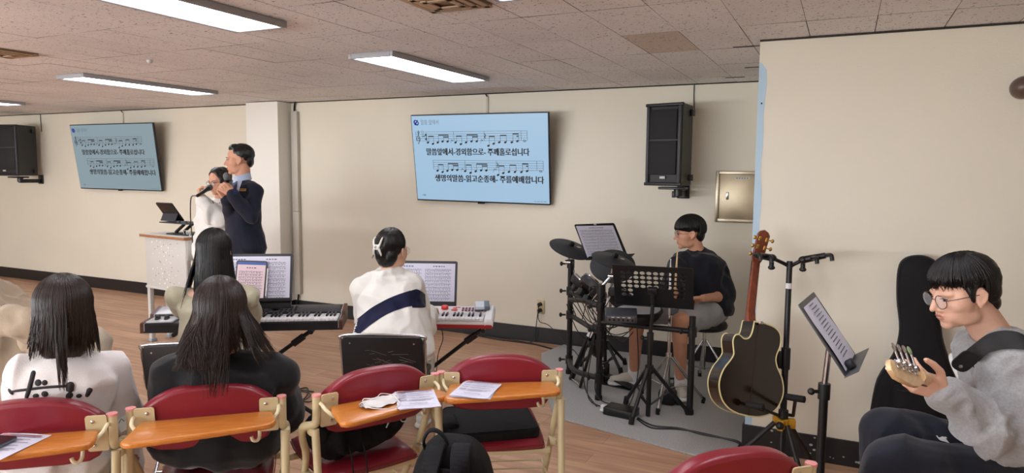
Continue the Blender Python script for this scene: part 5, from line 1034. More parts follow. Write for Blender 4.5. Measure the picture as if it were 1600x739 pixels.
def glasses(body, c, R, k=1.0, rim=None, round_=True, pr=.0012):
    P = lambda x, y, z: V(c)+R @ V((x*k, y*k, z*k)); mb = MB(); rr = .0235
    for s in (-1, 1):
        pts = [P(s*.033+rr*1.05*math.cos(q), .0985-.006*abs(math.cos(q))*(1 if s*math.cos(q) > 0 else .2), -.004+rr*(.95 if round_ else .78)*math.sin(q)) for q in [2*PI*i/24 for i in range(24)]]
        mb.tube(pts, pr*k, 6, closed=True); mb.tube([P(s*.057, .0935, .004), P(s*.075, .07, .006), P(s*.081, .0, .004), P(s*.079, -.018, -.006)], pr*k, 6)
    mb.tube([P(-.011, .1, .002), P(0, .103, .005), P(.011, .1, .002)], pr*k, 6); g_ = mb.build('glasses', rim or blk2, body)
    for s in (-1, 1):
        mb = MB(); M = Matrix.Translation(P(s*.033, .0975, -.004)) @ (R.to_4x4()) @ Matrix.Rotation(PI/2, 4, 'X') @ Matrix.Scale(k, 4); mb.lathe([(rr*.98, 0), (rr*.6, -.0012), (0, -.0016)], M, 24); mb.build('lens', MATS['lens_glass'], g_)
m = mat('lens_glass', (235, 240, 245), .05, alpha=.12); mat('hair_black', (16, 14, 14), .36, spec=.45, bump=.25, bscale=90, stretch=(6, 6, .6)); mat('hair_dark', (42, 30, 25), .32, spec=.5, bump=.3, bscale=80, stretch=(6, 6, .5)); mat('mouth_dark', (60, 22, 22), .6)
def hand(mb, Wp, d, pn, side, s=1.0, curl=(.5, .6, .4), thumb=(.6, .55, .4), spread=.10, var=(0, 0, 0, 0)):
    """palm, four fingers and a thumb; side +1 right hand, -1 left hand"""
    Wp, d, pn = V(Wp), V(d).normalized(), V(pn); pn = (pn-d*pn.dot(d)).normalized(); lat = d.cross(pn)*side; k = s
    r = [.0098, .0103, .0098, .0088]; ln = [.072, .080, .074, .058]
    for i in range(4):
        o = .0285-.0195*i; K = Wp+d*((.086-.004*abs(i-1.2))*k)+lat*(o*k); cap(mb, Wp+d*.012*k+lat*(o*.55*k), K, .0135*k, .0118*k, 12)
        a = 0; p = K; dd = (d+lat*(spread*(1.3-i)*.5)).normalized()
        for q, f in enumerate((.45, .30, .25)):
            a += curl[q]+var[i]*(.6 if q < 2 else .3); e = p+(dd*math.cos(a)+pn*math.sin(a))*(ln[i]*f*k); cap(mb, p, e, r[i]*k*(1-.08*q), r[i]*k*(.94-.1*q), 10); p = e
    B = Wp+d*.022*k+lat*.026*k; t1 = B+(d*thumb[0]+lat*thumb[1]+pn*thumb[2]).normalized()*.042*k; t2 = t1+(d*(thumb[0]+.35)+lat*(thumb[1]-.35)+pn*thumb[2]).normalized()*.032*k; t3 = t2+(d*(thumb[0]+.5)+lat*(thumb[1]-.6)+pn*thumb[2]).normalized()*.022*k
    cap(mb, B, t1, .0155*k, .0118*k, 10); cap(mb, t1, t2, .0115*k, .0102*k, 10); cap(mb, t2, t3, .0102*k, .0085*k, 10)
def torso(mb, hip, neck, R, prof, n=22):
    rings = []
    for t, w_, d_, fo in prof:
        c = V(hip).lerp(V(neck), t)+R @ V((0, fo, 0)); rings.append([c+R @ V((w_*math.cos(2*PI*k/n), d_*math.sin(2*PI*k/n), 0)) for k in range(n)])
    mb.loft(rings)
SKIN_T = [(-.16, .08, .06, 0), (-.10, .135, .10, -.005), (.02, .158, .115, -.01), (.18, .145, .108, 0), (.38, .125, .095, .01), (.6, .14, .108, .01), (.8, .155, .10, 0), (.92, .115, .08, -.005), (1.0, .055, .055, -.005)]
def prof(w=1, d=1, add=.02, lo=-.06, hi=1.0, belly=0):
    hi = 1.0 if hi > .9 else hi
    out = []
    for t, a, b, f in SKIN_T:
        if t < lo or t > hi: continue
        q = .017 if t >= 1 else add
        out.append((t, a*w+q+(belly if t < .5 else 0), b*d+q+(belly if t < .5 else 0), f))
    return out
def figure(name, label, base, k, J, yaw, sk, top, bottom, shoes, voxel=.0052, spine=None, head_k=1.0, neck_r=(.052, .056), sw=1.0, skin_sw=None):
    """J: hip, neck, head, F (head frame), shL/R, elL/R, wrL/R, knL/R, anL/R, footL/R dir, handL/R kwargs"""
    t = thing('person', label, 'person', (base[0], base[1], base[2] if len(base) > 2 else 0)); R = frame(hdir(yaw), (V(J['neck'])-V(J['hip'])).normalized())
    up = (V(J['neck'])-V(J['hip'])).normalized(); F = R.col[1]
    mb = MB(); torso(mb, J['hip'], J['neck'], R, [(a, b*sw, c*sw, f) for a, b, c, f in SKIN_T]); cap(mb, V(J['neck'])-up*.04, V(J['head'])+J['F'] @ V((0, -.022, -.04))*head_k, neck_r[1], neck_r[0], 18); head_solid(mb, J['head'], J['F'], head_k)
    cS = V(J['hip']).lerp(V(J['neck']), .92)
    for s in 'LR':
        sg = 1 if s == 'R' else -1
        cap(mb, cS, J['sh'+s], .045, .041); chain(mb, [J['sh'+s], J['el'+s], J['wr'+s]], [.041*k, .036*k, .026*k])
        fm_ = V(J['el'+s]).lerp(V(J['wr'+s]), .3); cap(mb, V(J['el'+s]), fm_, .037*k, .040*k)
        hand(mb, J['wr'+s], **{**dict(side=sg, s=k), **J['hand'+s]})
        hj = V(J['hip'])+R.col[0]*.085*sg*k; chain(mb, [hj, J['kn'+s], J['an'+s]], [.082*k, .056*k, .037*k]); cf = V(J['kn'+s]).lerp(V(J['an'+s]), .3)-V((0, 0, 0)); cap(mb, V(J['kn'+s]), cf, .052*k, .054*k)
        fd = V(J['ft'+s]).normalized(); a = V(J['an'+s]); cap(mb, a-V((0, 0, .035)), a+fd*.12-V((0, 0, .05)), .034*k, .028*k)
    body = soft(mb, 'body', sk, t, voxel, 6)
    # top
    tp = top; mb = MB(); torso(mb, J['hip'], J['neck'], R, tp['prof'])
    for s in 'LR':
        sh, el, wr = V(J['sh'+s]), V(J['el'+s]), V(J['wr'+s]); a = tp.get('arm', (.068, .058, .045)); cap(mb, cS+up*tp.get('yoke', 0), sh, a[0]*1.02, a[0]); L_ = tp['sleeve']
        if L_ <= 1: e = sh.lerp(el, L_); chain(mb, [sh, e], [a[0], a[1]]); cap(mb, e-(el-sh).normalized()*.01, e, a[1]*1.05, a[1]*1.05)
        else:
            e = el.lerp(wr, L_-1); chain(mb, [sh, el, e], [a[0], a[1], a[2]])
            if tp.get('slouch'): m_ = el.lerp(e, .4); mb.ell(m_-V((0, 0, tp['slouch'])), (a[1]*1.05, a[1]*1.05, a[1]*1.05))
        if tp.get('cuff'): cap(mb, e-(wr-el).normalized()*.02, e, a[2]*.95, a[2]*.95)
    for x in tp.get('extra', []): x(mb, R, up)
    sh_o = soft(mb, tp['name'], tp['mat'], t, tp.get('voxel', .009), tp.get('it', 5), tp.get('fold', [(.016, (8, 8, 6), 'ridge'), (.006, (22, 22, 16), 'n')]))
    # bottom
    bt_ = bottom; mb = MB(); torso(mb, J['hip'], J['neck'], R, prof(sw, sw, bt_.get('add', .016), -.2, .25))
    for s in 'LR':
        sg = 1 if s == 'R' else -1; hj = V(J['hip'])+R.col[0]*.085*sg*k; kn, an = V(J['kn'+s]), V(J['an'+s]); L_ = bt_['leg']; a = bt_.get('rad', (.10, .078, .062))
        if L_ <= 1: e = hj.lerp(kn, L_); chain(mb, [hj, e], [a[0], a[1]])
        else: chain(mb, [hj, kn, kn.lerp(an, L_-1)], [a[0], a[1], a[2]])
    bo = soft(mb, bt_['name'], bt_['mat'], t, .009, 4, bt_.get('fold', [(.010, (9, 9, 7), 'ridge')]))
    for s in 'LR':
        a = V(J['an'+s]); fd = V(J['ft'+s]); fd = V((fd.x, fd.y, 0)).normalized(); z0 = a.z-.085*k; Ms = axes((a.x, a.y, z0), fd, (0, 0, 1)); mb = MB(); mb.M = Ms
        mb.ell((-.02, 0, .045), (.05, .036, .045)); mb.ell((.05, 0, .045), (.08, .04, .04)); mb.ell((.13, 0, .034), (.062, .043, .032)); cap(mb, (-.015, 0, .05), (-.01, 0, .085), .04, .037); so = soft(mb, 'shoe', shoes[0], t, .006, 4)
        mb = MB(); mb.M = Ms; o = [(-.075, -.02), (-.06, -.036), (.0, -.04), (.1, -.048), (.16, -.044), (.19, -.026), (.197, 0), (.19, .026), (.16, .044), (.1, .048), (0, .04), (-.06, .036), (-.075, .02)]
        mb.prism(o, 0, .022, bev=.007); mb.build('sole', shoes[1], so)
        if len(shoes) > 2: mb = MB(); cap(mb, a-V((0, 0, .03)), a+V((0, 0, shoes[3])), .044*k, .045*k); soft(mb, 'sock', shoes[2], t, .006, 3, [(.003, (30, 30, 60), 'n')])
    return t, body, sh_o, bo, R
def locks(mb, c, R, rad, n, phi, psi0, psi1, drop, r0, seed, jit=.03, out=0.0, wave=.006, part=0.0, push=None, steps=6, hang=7, tip=.25, gather=None):
    """hair strands from the crown down the skull and then hanging; phi range in degrees (0 front, 90 right), drop(phi, rnd) hanging length"""
    rn = random.Random(seed)
    for i in range(n):
        ph = math.radians(rn.uniform(*phi)); k = 1.02+rn.uniform(0, jit); p1 = psi1(ph, rn) if callable(psi1) else psi1; pts = []
        p0 = psi0+rn.uniform(-.08, .25)
        for q in range(steps+1):
            ps = p0+(p1-p0)*q/steps; loc = V((rad[0]*k*math.sin(ps)*math.sin(ph), rad[1]*k*math.sin(ps)*math.cos(ph), rad[2]*k*math.cos(ps))); pts.append(V(c)+R @ (loc+V((part*(1-q/steps), -.012, .035))))
        L_ = drop(ph, rn)
        if L_ > 0:
            base = pts[-1]; rdir = (base-V(c)); rdir.z = 0; rdir.normalize(); w0, w1 = rn.uniform(0, 6), rn.uniform(.7, 1.4); tang = V((-rdir.y, rdir.x, 0))
            cl_ = V((math.cos(ph)*3.2, math.sin(ph)*3.2, seed*1.7)); tw = rn.uniform(-.5, .5)*wave
            for q in range(1, hang+1):
                f = q/hang; g1 = noise.noise(cl_+V((0, 0, f*1.1))); g2 = noise.noise(cl_*1.3+V((7, 3, f*1.3)))
                p = base-V((0, 0, L_*f))+rdir*(out*(f**1.35)*L_+wave*3*g1*f+tw*f)+tang*(wave*5*g2*f+wave*.5*math.sin(w0+f*3*w1)*f)
                if gather: p = p.lerp(V((gather[0].x, gather[0].y, p.z)), gather[1]*f)
                pts.append(push(p) if push else p)
        N = len(pts); rr = [r0*(.5+.5*min(1, 3*j/N)) * (1 if j < N*.6 else 1-(1-tip)*(j/N-.6)/.4) for j in range(N)]
        mb.tube(pts, rr, 4)
def cap_hair(mb, c, R, off=(0, -.018, .04), rad=(.083, .098, .084), k=1.0): mb.ell(V(c)+R @ (V(off)*k), tuple(v*k for v in rad), R, 22, 14)
def surf(o):
    M = ROOT[o.parent.name]; me = o.data; return BVHTree.FromPolygons([M @ v.co for v in me.vertices], [tuple(p.vertices) for p in me.polygons])
def hit(bvh, x, y): p, n_, i, d = bvh.ray_cast(CAM, ray(x, y).normalized()); return (p, n_) if p else (None, None)
def strokes(bvh, name, m, parent, lines, r):
    mb = MB()
    for pts, ra in lines:
        P = []
        for a in arc_pts([V((x, y, 0)) for x, y in pts], 5) if len(pts) > 2 else [V((pts[0][0], pts[0][1], 0)).lerp(V((pts[-1][0], pts[-1][1], 0)), i/10) for i in range(11)]:
            p, n_ = hit(bvh, a.x, a.y)
            if p: P.append(p-n_*(ra[0]+ra[1])*.5*r*(.5 if (V(pts[0])-V(pts[-1])).length > 6 else 0))
        if len(P) > 1 and (V(pts[0])-V(pts[-1])).length < 6:
            n_ = hit(bvh, *pts[0])[1]; u_ = (P[-1]-P[0]); L_ = u_.length; Mx = axes(P[0].lerp(P[-1], .5), u_, n_).to_3x3(); mb.ell(P[0].lerp(P[-1], .5), (L_/2+max(ra)*r*.8, max(ra)*r, .003), Mx, 14, 8)
        elif len(P) > 1:
            q = len(P); mb.tube(P, [(ra[0]+(ra[1]-ra[0])*i/(q-1))*r for i in range(q)], 8, flat=.999); mb.ell(P[0], (ra[0]*r,)*3, None, 10, 6); mb.ell(P[-1], (ra[1]*r,)*3, None, 10, 6)
    return mb.build(name, m, parent)
def band(bvh, name, m, parent, A, B_, n=40, w=8, lift=.002):
    """strip of cloth between two pixel polylines laid on the garment"""
    mb = MB(); a = arc_pts([V((x, y, 0)) for x, y in A], 10); b = arc_pts([V((x, y, 0)) for x, y in B_], 10); rows = []
    for i in range(n+1):
        ta = a[min(len(a)-1, round(i/n*(len(a)-1)))]; tb = b[min(len(b)-1, round(i/n*(len(b)-1)))]; r_ = []
        for j in range(w+1): q = ta.lerp(tb, j/w); p, n_ = hit(bvh, q.x, q.y); r_.append(p+n_*lift if p else None)
        rows.append(r_)
    for i in range(n):
        for j in range(w):
            q = [rows[i][j], rows[i][j+1], rows[i+1][j+1], rows[i+1][j]]
            if all(q) and max((q[0]-q[2]).length, (q[1]-q[3]).length) < .06: mb.add(q, [(0, 1, 2, 3)])
    bmesh.ops.remove_doubles(mb.bm, verts=mb.bm.verts[:], dist=.0001); return mb.build(name, m, parent, angle=180)
def ribbon(bvh, name, m, parent, path, w, lift=.004, th=.003):
    a = [hit(bvh, p.x, p.y) for p in arc_pts([V((x, y, 0)) for x, y in path], 8)]; a = [q for q in a if q[0]]
    P = [q[0]+q[1]*lift for q in a]; N = [q[1] for q in a]
    for _ in range(10):
        P = [P[0]]+[(P[i-1]+P[i]*2+P[i+1])/4 for i in range(1, len(P)-1)]+[P[-1]]; N = [N[0]]+[(N[i-1]+N[i]*2+N[i+1]).normalized() for i in range(1, len(N)-1)]+[N[-1]]
    R_ = []
    for i in range(len(P)):
        t_ = (P[min(i+1, len(P)-1)]-P[max(i-1, 0)]).normalized(); c = t_.cross(N[i]).normalized(); n_ = c.cross(t_)*(1 if c.cross(t_).dot(N[i]) > 0 else -1)
        R_.append([P[i]-c*w/2, P[i]-c*w*.3+n_*th*1.5, P[i]+c*w*.3+n_*th*1.5, P[i]+c*w/2, P[i]+c*w*.3+n_*th*.3, P[i]-c*w*.3+n_*th*.3])
    mb = MB(); mb.loft(R_); return mb.build(name, m, parent, angle=50)
def cloth(name, rgb, rough=.85, sheen=.2, b=.35, sc=260, var=.05): return mat(name, rgb, rough, spec=.2, bump=b, bscale=sc, sheen=sheen, var=var, vscale=8)
RELAX = dict(d=(0, 0, -1), pn=(0, 0, 1)); 
def seated(hip, yaw, k, spread=.10, up=.0, hk=.42, lk=.41):
    F, Rr = hdir(yaw), hdir(yaw-90); J = {}
    for s, sg in (('L', -1), ('R', 1)):
        kn = V(hip)+Rr*(sg*spread)+F*(hk*k); kn.z = hip[2]-.02+up; J['kn'+s] = kn; an = kn+F*.02; an.z = .085*k; J['an'+s] = an; J['ft'+s] = F+Rr*(sg*.15)
    return J
hdk = MATS['hair_dark']; hbk = MATS['hair_black']
dark_shoe = (mat('shoe_black', (30, 30, 32), .5), rubber); white_shoe = (cloth('shoe_white', (226, 226, 222), .6, .1), wht); 
white_c = cloth('tee_white', (232, 228, 226)); black_c = cloth('sweat_black', (23, 23, 25), .8); pants_l = cloth('trouser_grey', (196, 190, 184))
def sit_back(name_label, chairpt, yaw, head_px, neck_px, d, k, shl, shr, sk, top, bottom, shoes, hz=.555, hyaw=None, hpitch=-4, hands=None, wr=None, voxel=.0055, head_k=1.0, sw=.92, pole=None):
    hip = V((chairpt[0], chairpt[1], hz)); J = seated(hip, yaw, k); F, Rr = hdir(yaw), hdir(yaw-90)
    J['hip'] = hip; J['neck'] = at(*neck_px, d); J['head'] = at(*head_px, d); J['F'] = frame(pitch(hdir(hyaw if hyaw is not None else yaw), hpitch))
    J['shL'] = at(*shl[:2], shl[2]); J['shR'] = at(*shr[:2], shr[2])
    for s, sg in (('L', -1), ('R', 1)):
        wv = V(wr[s]) if wr else J['kn'+s]-F*.08+V((0, 0, .10)); pl = V(pole[s]) if pole else -F*.5+Rr*sg*.8-V((0, 0, 1)); J['el'+s], J['wr'+s] = ik(J['sh'+s], wv, pl, .275*k, .245*k)
        J['hand'+s] = (hands or {}).get(s, dict(d=F-Rr*sg*.2-V((0, 0, .1)), pn=(0, 0, -1), curl=(.25, .35, .25)))
    return figure('person', name_label, (hip.x, hip.y), k, J, yaw, sk, top, bottom, shoes, voxel=voxel, head_k=head_k, sw=sw, neck_r=(.045, .05))+(J,)
def back_push(bx, J, R, off=.0):
    return None
# ---- woman in a white printed T-shirt on the left red chair
yA = math.degrees(CH['A'][1])+90
t, body, sh, bo, R, J = sit_back('woman with long dark hair in a white T-shirt with black brush lettering', cl('A', 0, .17, 0), yA, (100, 487), (104, 552), 2.36, .95, (38, 585, 2.31), (172, 576, 2.46), skin_p,
    dict(name='t_shirt', mat=white_c, prof=prof(.92, .95, .026, -.1, .95, .006), sleeve=.72, arm=(.066, .069, .06), voxel=.0085, fold=[(.014, (7, 7, 5), 'ridge'), (.006, (20, 20, 14), 'n')]), dict(name='trousers', mat=pants_l, leg=1.95), white_shoe, hyaw=143, wr=None, pole=dict(L=-hdir(yA)*.4-hdir(yA-90)*.35-V((0, 0, 1)), R=-hdir(yA)*.4+hdir(yA-90)*.35-V((0, 0, 1))))
bv = surf(sh); inkc = mat('print_black', (38, 34, 36), .75)
strokes(bv, 'brush_lettering', inkc, sh, [([(52, 583), (46, 606), (41, 622), (39, 640)], (.0075, .0055)), ([(16, 612), (40, 609), (75, 605), (111, 603)], (.0045, .0045)), ([(15, 610), (18, 614)], (.007, .007)), ([(110, 602), (110, 608)], (.0095, .0085)), ([(58.5, 598), (60.5, 598)], (.0085, .0085)), ([(69, 598), (70.5, 598)], (.007, .007)), ([(69, 616), (71, 615)], (.008, .008)), ([(54, 619), (58, 618)], (.006, .006)), ([(107, 620), (110, 616)], (.006, .008)), ([(122, 619), (125, 618)], (.006, .006)), ([(136, 618), (140, 610)], (.006, .008))], 1.3)
mb = MB(); c = J['head']; Rh = J['F']; cap_hair(mb, c, Rh, (0, -.022, .038), (.086, .098, .087)); mb.ell(c+Rh @ V((0, -.058, -.05)), (.078, .05, .10), Rh); mb.ell(c+Rh @ V((0, -.055, -.105)), (.075, .035, .06), Rh); soft(mb, 'scalp', hdk, t, .008, 4).name = 'hair'
mb = MB(); L0 = lambda p, r: r.uniform(.04, .155)+.03*noise.noise(V((p*3, 1, 2)))
locks(mb, c, Rh, (.08, .10, .089), 2600, (70, 290), .1, 1.75, L0, .0015, 1, .09, .10, .003)
locks(mb, c, Rh, (.08, .10, .089), 40, (60, 120), .12, 1.75, lambda p, r: r.uniform(.08, .15), .004, 2, .05, .0, .004); locks(mb, c, Rh, (.08, .10, .089), 40, (240, 300), .12, 1.75, lambda p, r: r.uniform(.08, .14), .004, 3, .05, .15, .004)
pt = at(104, 600, 2.20)
locks(mb, c, Rh, (.08, .10, .089), 130, (168, 192), .12, 1.75, lambda p, r: r.uniform(.12, .25), .0013, 4, .10, .30, .006, gather=(pt, .5)); mb.build('hair', hdk, t, angle=180)
# ---- woman in black on the second red chair
yB = math.degrees(CH['B'][1])+90
t, body, sh, bo, R, J = sit_back('woman with long dark hair in a loose black sweatshirt, on the second red chair', cl('B', 0, .17, 0), yB, (345, 488), (356, 562), 2.5, .97, (272, 592, 2.46), (432, 590, 2.58), skin_p,
    dict(name='sweatshirt', mat=black_c, prof=prof(1.02, 1.0, .045, -.14, .96, .03), sleeve=1.9, arm=(.082, .082, .06), fold=[(.02, (6, 6, 5), 'ridge'), (.007, (18, 18, 12), 'n')]), dict(name='trousers', mat=cloth('trouser_pale', (188, 192, 204)), leg=1.95), white_shoe, hyaw=138)
mb = MB(); c = J['head']; Rh = J['F']; cap_hair(mb, c, Rh, (0, -.022, .038), (.088, .098, .088)); mb.ell(c+Rh @ V((-.015, -.06, -.05)), (.085, .05, .10), Rh); mb.ell(c+Rh @ V((-.05, -.065, -.12)), (.085, .045, .06), Rh); soft(mb, 'scalp', hdk, t, .008, 4).name = 'hair'
mb = MB()
locks(mb, c, Rh, (.081, .10, .09), 2600, (75, 285), .1, 1.72, lambda p, r: r.uniform(.06, .15)+.05*(math.sin(p) < -.1), .0015, 11, .09, .24, .006)
locks(mb, c, Rh, (.081, .10, .09), 900, (190, 285), .12, 1.72, lambda p, r: r.uniform(.10, .20), .0014, 12, .11, .42, .008)
pt = at(318, 625, 2.33); locks(mb, c, Rh, (.081, .10, .09), 240, (160, 198), .12, 1.72, lambda p, r: r.uniform(.10, .28), .0013, 13, .12, .42, .008, gather=(pt, .4))
locks(mb, c, Rh, (.081, .10, .09), 450, (95, 140), .12, 1.72, lambda p, r: r.uniform(.08, .19), .0013, 14, .10, .55, .007); mb.build('hair', hdk, t, angle=180)
# ---- pianist in the grey-green cardigan
fcp = at(322, 560, 3.62); ya = math.degrees(th1)+90
FC1 = (at(322, 560, 3.62).x, at(322, 560, 3.62).y); folding_chair(FC1, th1, 'black folding chair mostly hidden behind the woman in black')
hip = V((FC1[0], FC1[1], 0))+hdir(ya)*.02
rw = M1 @ V((.585, .03, .70)); lw = M1 @ V((.30, .03, .70))
t, body, sh, bo, R, J = sit_back('woman with long dark hair in a grey-green cardigan playing the dark keyboard', hip, ya, (336, 394), (332, 452), 3.73, .95, (278, 464, 3.68), (388, 462, 3.78), skin_p,
    dict(name='cardigan', mat=cloth('cardigan_khaki', (178, 172, 148), .9, .3, .6, 340), prof=prof(.92, .95, .03, -.14, .96, .01), sleeve=1.9, arm=(.060, .055, .043)), dict(name='trousers', mat=cloth('trouser_dark', (52, 54, 62)), leg=1.95), dark_shoe, hz=.545, hyaw=ya-2, wr=dict(L=lw, R=rw), pole=dict(L=-hdir(ya)*.3-hdir(ya-90)*.4-V((0, 0, 1)), R=-hdir(ya)*.3+hdir(ya-90)*.4-V((0, 0, 1))), hands=dict(L=dict(d=hdir(ya), pn=(0, 0, -1), curl=(.5, .4, .3), spread=.25), R=dict(d=hdir(ya), pn=(0, 0, -1), curl=(.5, .4, .3), spread=.25)))
mb = MB(); c = J['head']; Rh = J['F']; cap_hair(mb, c, Rh, (0, -.022, .038), (.086, .098, .087)); mb.ell(c+Rh @ V((0, -.06, -.06)), (.08, .05, .11), Rh); mb.ell(c+Rh @ V((0, -.07, -.18)), (.075, .035, .13), Rh); soft(mb, 'scalp', hbk, t, .009, 4).name = 'hair'
mb = MB(); locks(mb, c, Rh, (.08, .10, .089), 2200, (75, 285), .1, 1.75, lambda p, r: r.uniform(.18, .36), .0016, 21, .08, .08, .004); locks(mb, c, Rh, (.08, .10, .089), 70, (240, 285), .12, 1.72, lambda p, r: r.uniform(.15, .34), .0024, 22, .10, .30, .006); mb.build('hair', hbk, t, angle=180)
# ---- pianist in the white jacket
FC2 = at(613, 600, 3.84); folding_chair((FC2.x, FC2.y), th2, 'black folding chair with a scratched back under the woman in the white jacket', .43); yb = math.degrees(th2)+90
hip = V((FC2.x, FC2.y, 0))+hdir(yb)*.02; wr_ = dict(L=M2 @ V((.24, .02, .70)), R=M2 @ V((.47, .02, .70))); pl_ = dict(L=V((-.2, -.1, -1)), R=V((.1, -.2, -1)))
hh = dict(d=hdir(yb), pn=(0, 0, -1), curl=(.5, .4, .3), spread=.25)
wj = cloth('jacket_white', (236, 234, 228), .7, .1, .25, 200, .03)
def collar(mb, R, up):
    n_ = J_neck
    for q in range(16): a = 2*PI*q/16; a2 = 2*PI*(q+1)/16; cap(mb, n_+R @ V((.066*math.cos(a), .06*math.sin(a), -.012)), n_+R @ V((.066*math.cos(a2), .06*math.sin(a2), -.012)), .016, .016, 8)
J_neck = at(606, 421, 3.98)
t, body, sh, bo, R, J = sit_back('woman with clipped-up black hair in a white jacket with a navy stripe', hip, yb, (613, 390), (609, 428), 4.0, .97, (566, 452, 3.95), (648, 448, 4.03), skin_p,
    dict(name='jacket', mat=wj, prof=prof(.98, 1.0, .046, -.1, 1.0, .035), sleeve=1.85, arm=(.074, .076, .066), slouch=.025, extra=[collar], fold=[(.018, (6, 6, 5), 'ridge'), (.008, (15, 15, 10), 'ridge')]), dict(name='trousers', mat=cloth('trouser_white', (214, 214, 212)), leg=1.95), white_shoe, hz=.545, hyaw=yb-24, hpitch=-6, wr=wr_, hands=dict(L=hh, R=hh), pole=pl_)
bv = surf(sh); navy = cloth('stripe_navy', (27, 30, 62), .7, .1)
band(bv, 'navy_stripe', navy, sh, [(540, 512), (560, 497), (585, 478), (615, 463), (641, 454)], [(562, 522), (578, 509), (600, 494), (625, 483), (645, 478)], 60, 10)
band(bv, 'navy_stripe', navy, sh, [(640, 455), (650, 452), (658, 455), (664, 460)], [(644, 481), (652, 481), (660, 481), (665, 480)], 24, 10)
mb = MB(); c = J['head']; Rh = J['F']; cap_hair(mb, c, Rh, (0, -.025, .038), (.085, .096, .086)); mb.ell(c+Rh @ V((0, -.055, -.03)), (.07, .05, .075), Rh); mb.ell(c+Rh @ V((-.01, -.095, .0)), (.04, .035, .07), Rh); mb.ell(c+Rh @ V((0, -.07, -.07)), (.036, .03, .03), Rh); soft(mb, 'scalp', hbk, t, .006, 4, [(.003, (60, 60, 14), 'n')]).name = 'hair'
mb = MB(); locks(mb, c, Rh, (.080, .099, .088), 420, (80, 280), .1, 1.95, lambda p, r: 0, .0026, 31, .05, gather=None); locks(mb, c, Rh, (.08, .10, .089), 7, (225, 262), .3, 1.9, lambda p, r: r.uniform(.02, .06), .0016, 32, .08, .4, .004)
mb.build('hair', hbk, t, angle=180)
mb = MB(); clp = c+Rh @ V((-.012, -.128, .012)); CM = Matrix.Translation(clp) @ Rh.to_4x4()
for s in (-1, 1):
    mb.M = CM; mb.tube(arc_pts([(s*.010, -.006, .0), (s*.024, -.004, .03), (s*.026, .008, .055)]), [.006]+[.005]*11+[.0025], 6, flat=.6) if False else None
    mb.tube([(s*.012, -.006, 0), (s*.022, -.006, .02), (s*.026, .0, .042), (s*.024, .012, .056)], [.008, .0065, .0055, .003], 8); mb.tube([(s*.012, -.006, 0), (s*.02, -.004, -.02), (s*.024, .004, -.038), (s*.02, .016, -.05)], [.008, .0065, .0055, .003], 8)
mb.box((0, -.008, 0), (.034, .014, .03), bev=.006); mb.mi = 1; mb.torus((0, -.016, 0), .0055, .0016, (0, 1, 0), 14, 5)
mb.build('claw_clip', [mat('clip_pearl', (226, 222, 216), .25, coat=.4), dgrey], t)
glasses(t, c, Rh, 1.0, mat('rim_silver', (160, 160, 164), .3, 1))
# ---- standing man in a navy suit with a microphone
CFh = V((CF.x, CF.y, 0)).normalized(); CRh = V((CR.x, CR.y, 0)).normalized(); UZ = V((0, 0, 1))
def leg_stand(J, hip, yaw, k, sp=.09):
    F, Rr = hdir(yaw), hdir(yaw-90)
    for s, sg in (('L', -1), ('R', 1)):
        J['an'+s] = V((hip.x, hip.y, 0))+Rr*sg*sp+UZ*.085*k; J['kn'+s] = V((hip.x, hip.y, hip.z*.53))+Rr*sg*sp+F*.015; J['ft'+s] = F+Rr*sg*.2
hip = at(384, 391, 5.4); yaw = 238; J = dict(hip=hip, neck=at(380, 283, 5.4), head=at(374, 250, 5.39), F=frame(pitch(hdir(220), -2))); leg_stand(J, hip, yaw, 1.02)
J['shL'] = at(398, 299, 5.31); J['shR'] = at(366, 296, 5.49); J['elL'] = at(392, 338, 5.20); J['wrL'] = at(362, 303, 5.13); J['elR'] = at(363, 338, 5.36); J['wrR'] = at(354, 312, 5.17)
J['handL'] = dict(d=-CRh*.75+UZ*.62, pn=CFh*.75-CRh*.5-UZ*.1, curl=(.75, .75, .5), thumb=(.7, .4, .5), spread=.14); J['handR'] = dict(d=UZ*.8-CRh*.35, pn=-CFh*.6+CRh*.5, curl=(1.0, 1.0, .6), thumb=(.7, .5, .5))
suit = cloth('suit_navy', (25, 28, 44), .75, .12, .2, 500, .03); shirt_b = cloth('shirt_blue', (186, 200, 226), .7, .1)
t, body, sh, bo, R = figure('person', 'standing man in a navy suit and tie, microphone held at his chin', (hip.x, hip.y), 1.0, J, yaw, skin, dict(name='suit_jacket', mat=suit, prof=prof(1.02, 1.02, .024, -.22, .94, .008), sleeve=1.93, arm=(.066, .060, .048), fold=[(.008, (7, 7, 5), 'ridge')], voxel=.007), dict(name='trousers', mat=cloth('suit_trousers', (20, 21, 28), .75), leg=1.97, rad=(.10, .085, .075)), dark_shoe, voxel=.0045, neck_r=(.054, .058))
face_parts(body, J['head'], J['F'], 1.0, True, .004); bv = surf(sh)
band(bv, 'shirt_front', shirt_b, sh, [(367, 279), (368, 290), (370, 301)], [(384, 269), (378, 285), (373, 300)], 24, 8, .003)
band(bv, 'necktie', cloth('tie_navy', (30, 36, 72), .5, .1), sh, [(364, 280), (363, 292), (365, 304)], [(371.5, 278), (371, 291), (371, 304)], 24, 8, .006)
mb = MB(); ax_ = (J['head']-J['neck']).normalized(); nb = J['neck']+ax_*.03+R @ V((0, .002, 0)); Rn = frame(R.col[1], ax_)
mb.loft([[nb+Rn @ V((rr*math.cos(2*PI*k/28), rr*.98*math.sin(2*PI*k/28), hh-.014*math.sin(2*PI*k/28))) for k in range(28)] for rr, hh in ((.072, -.03), (.066, .0), (.0635, .018), (.056, .018), (.056, -.03))])
mb.build('shirt_collar', shirt_b, t, angle=60)
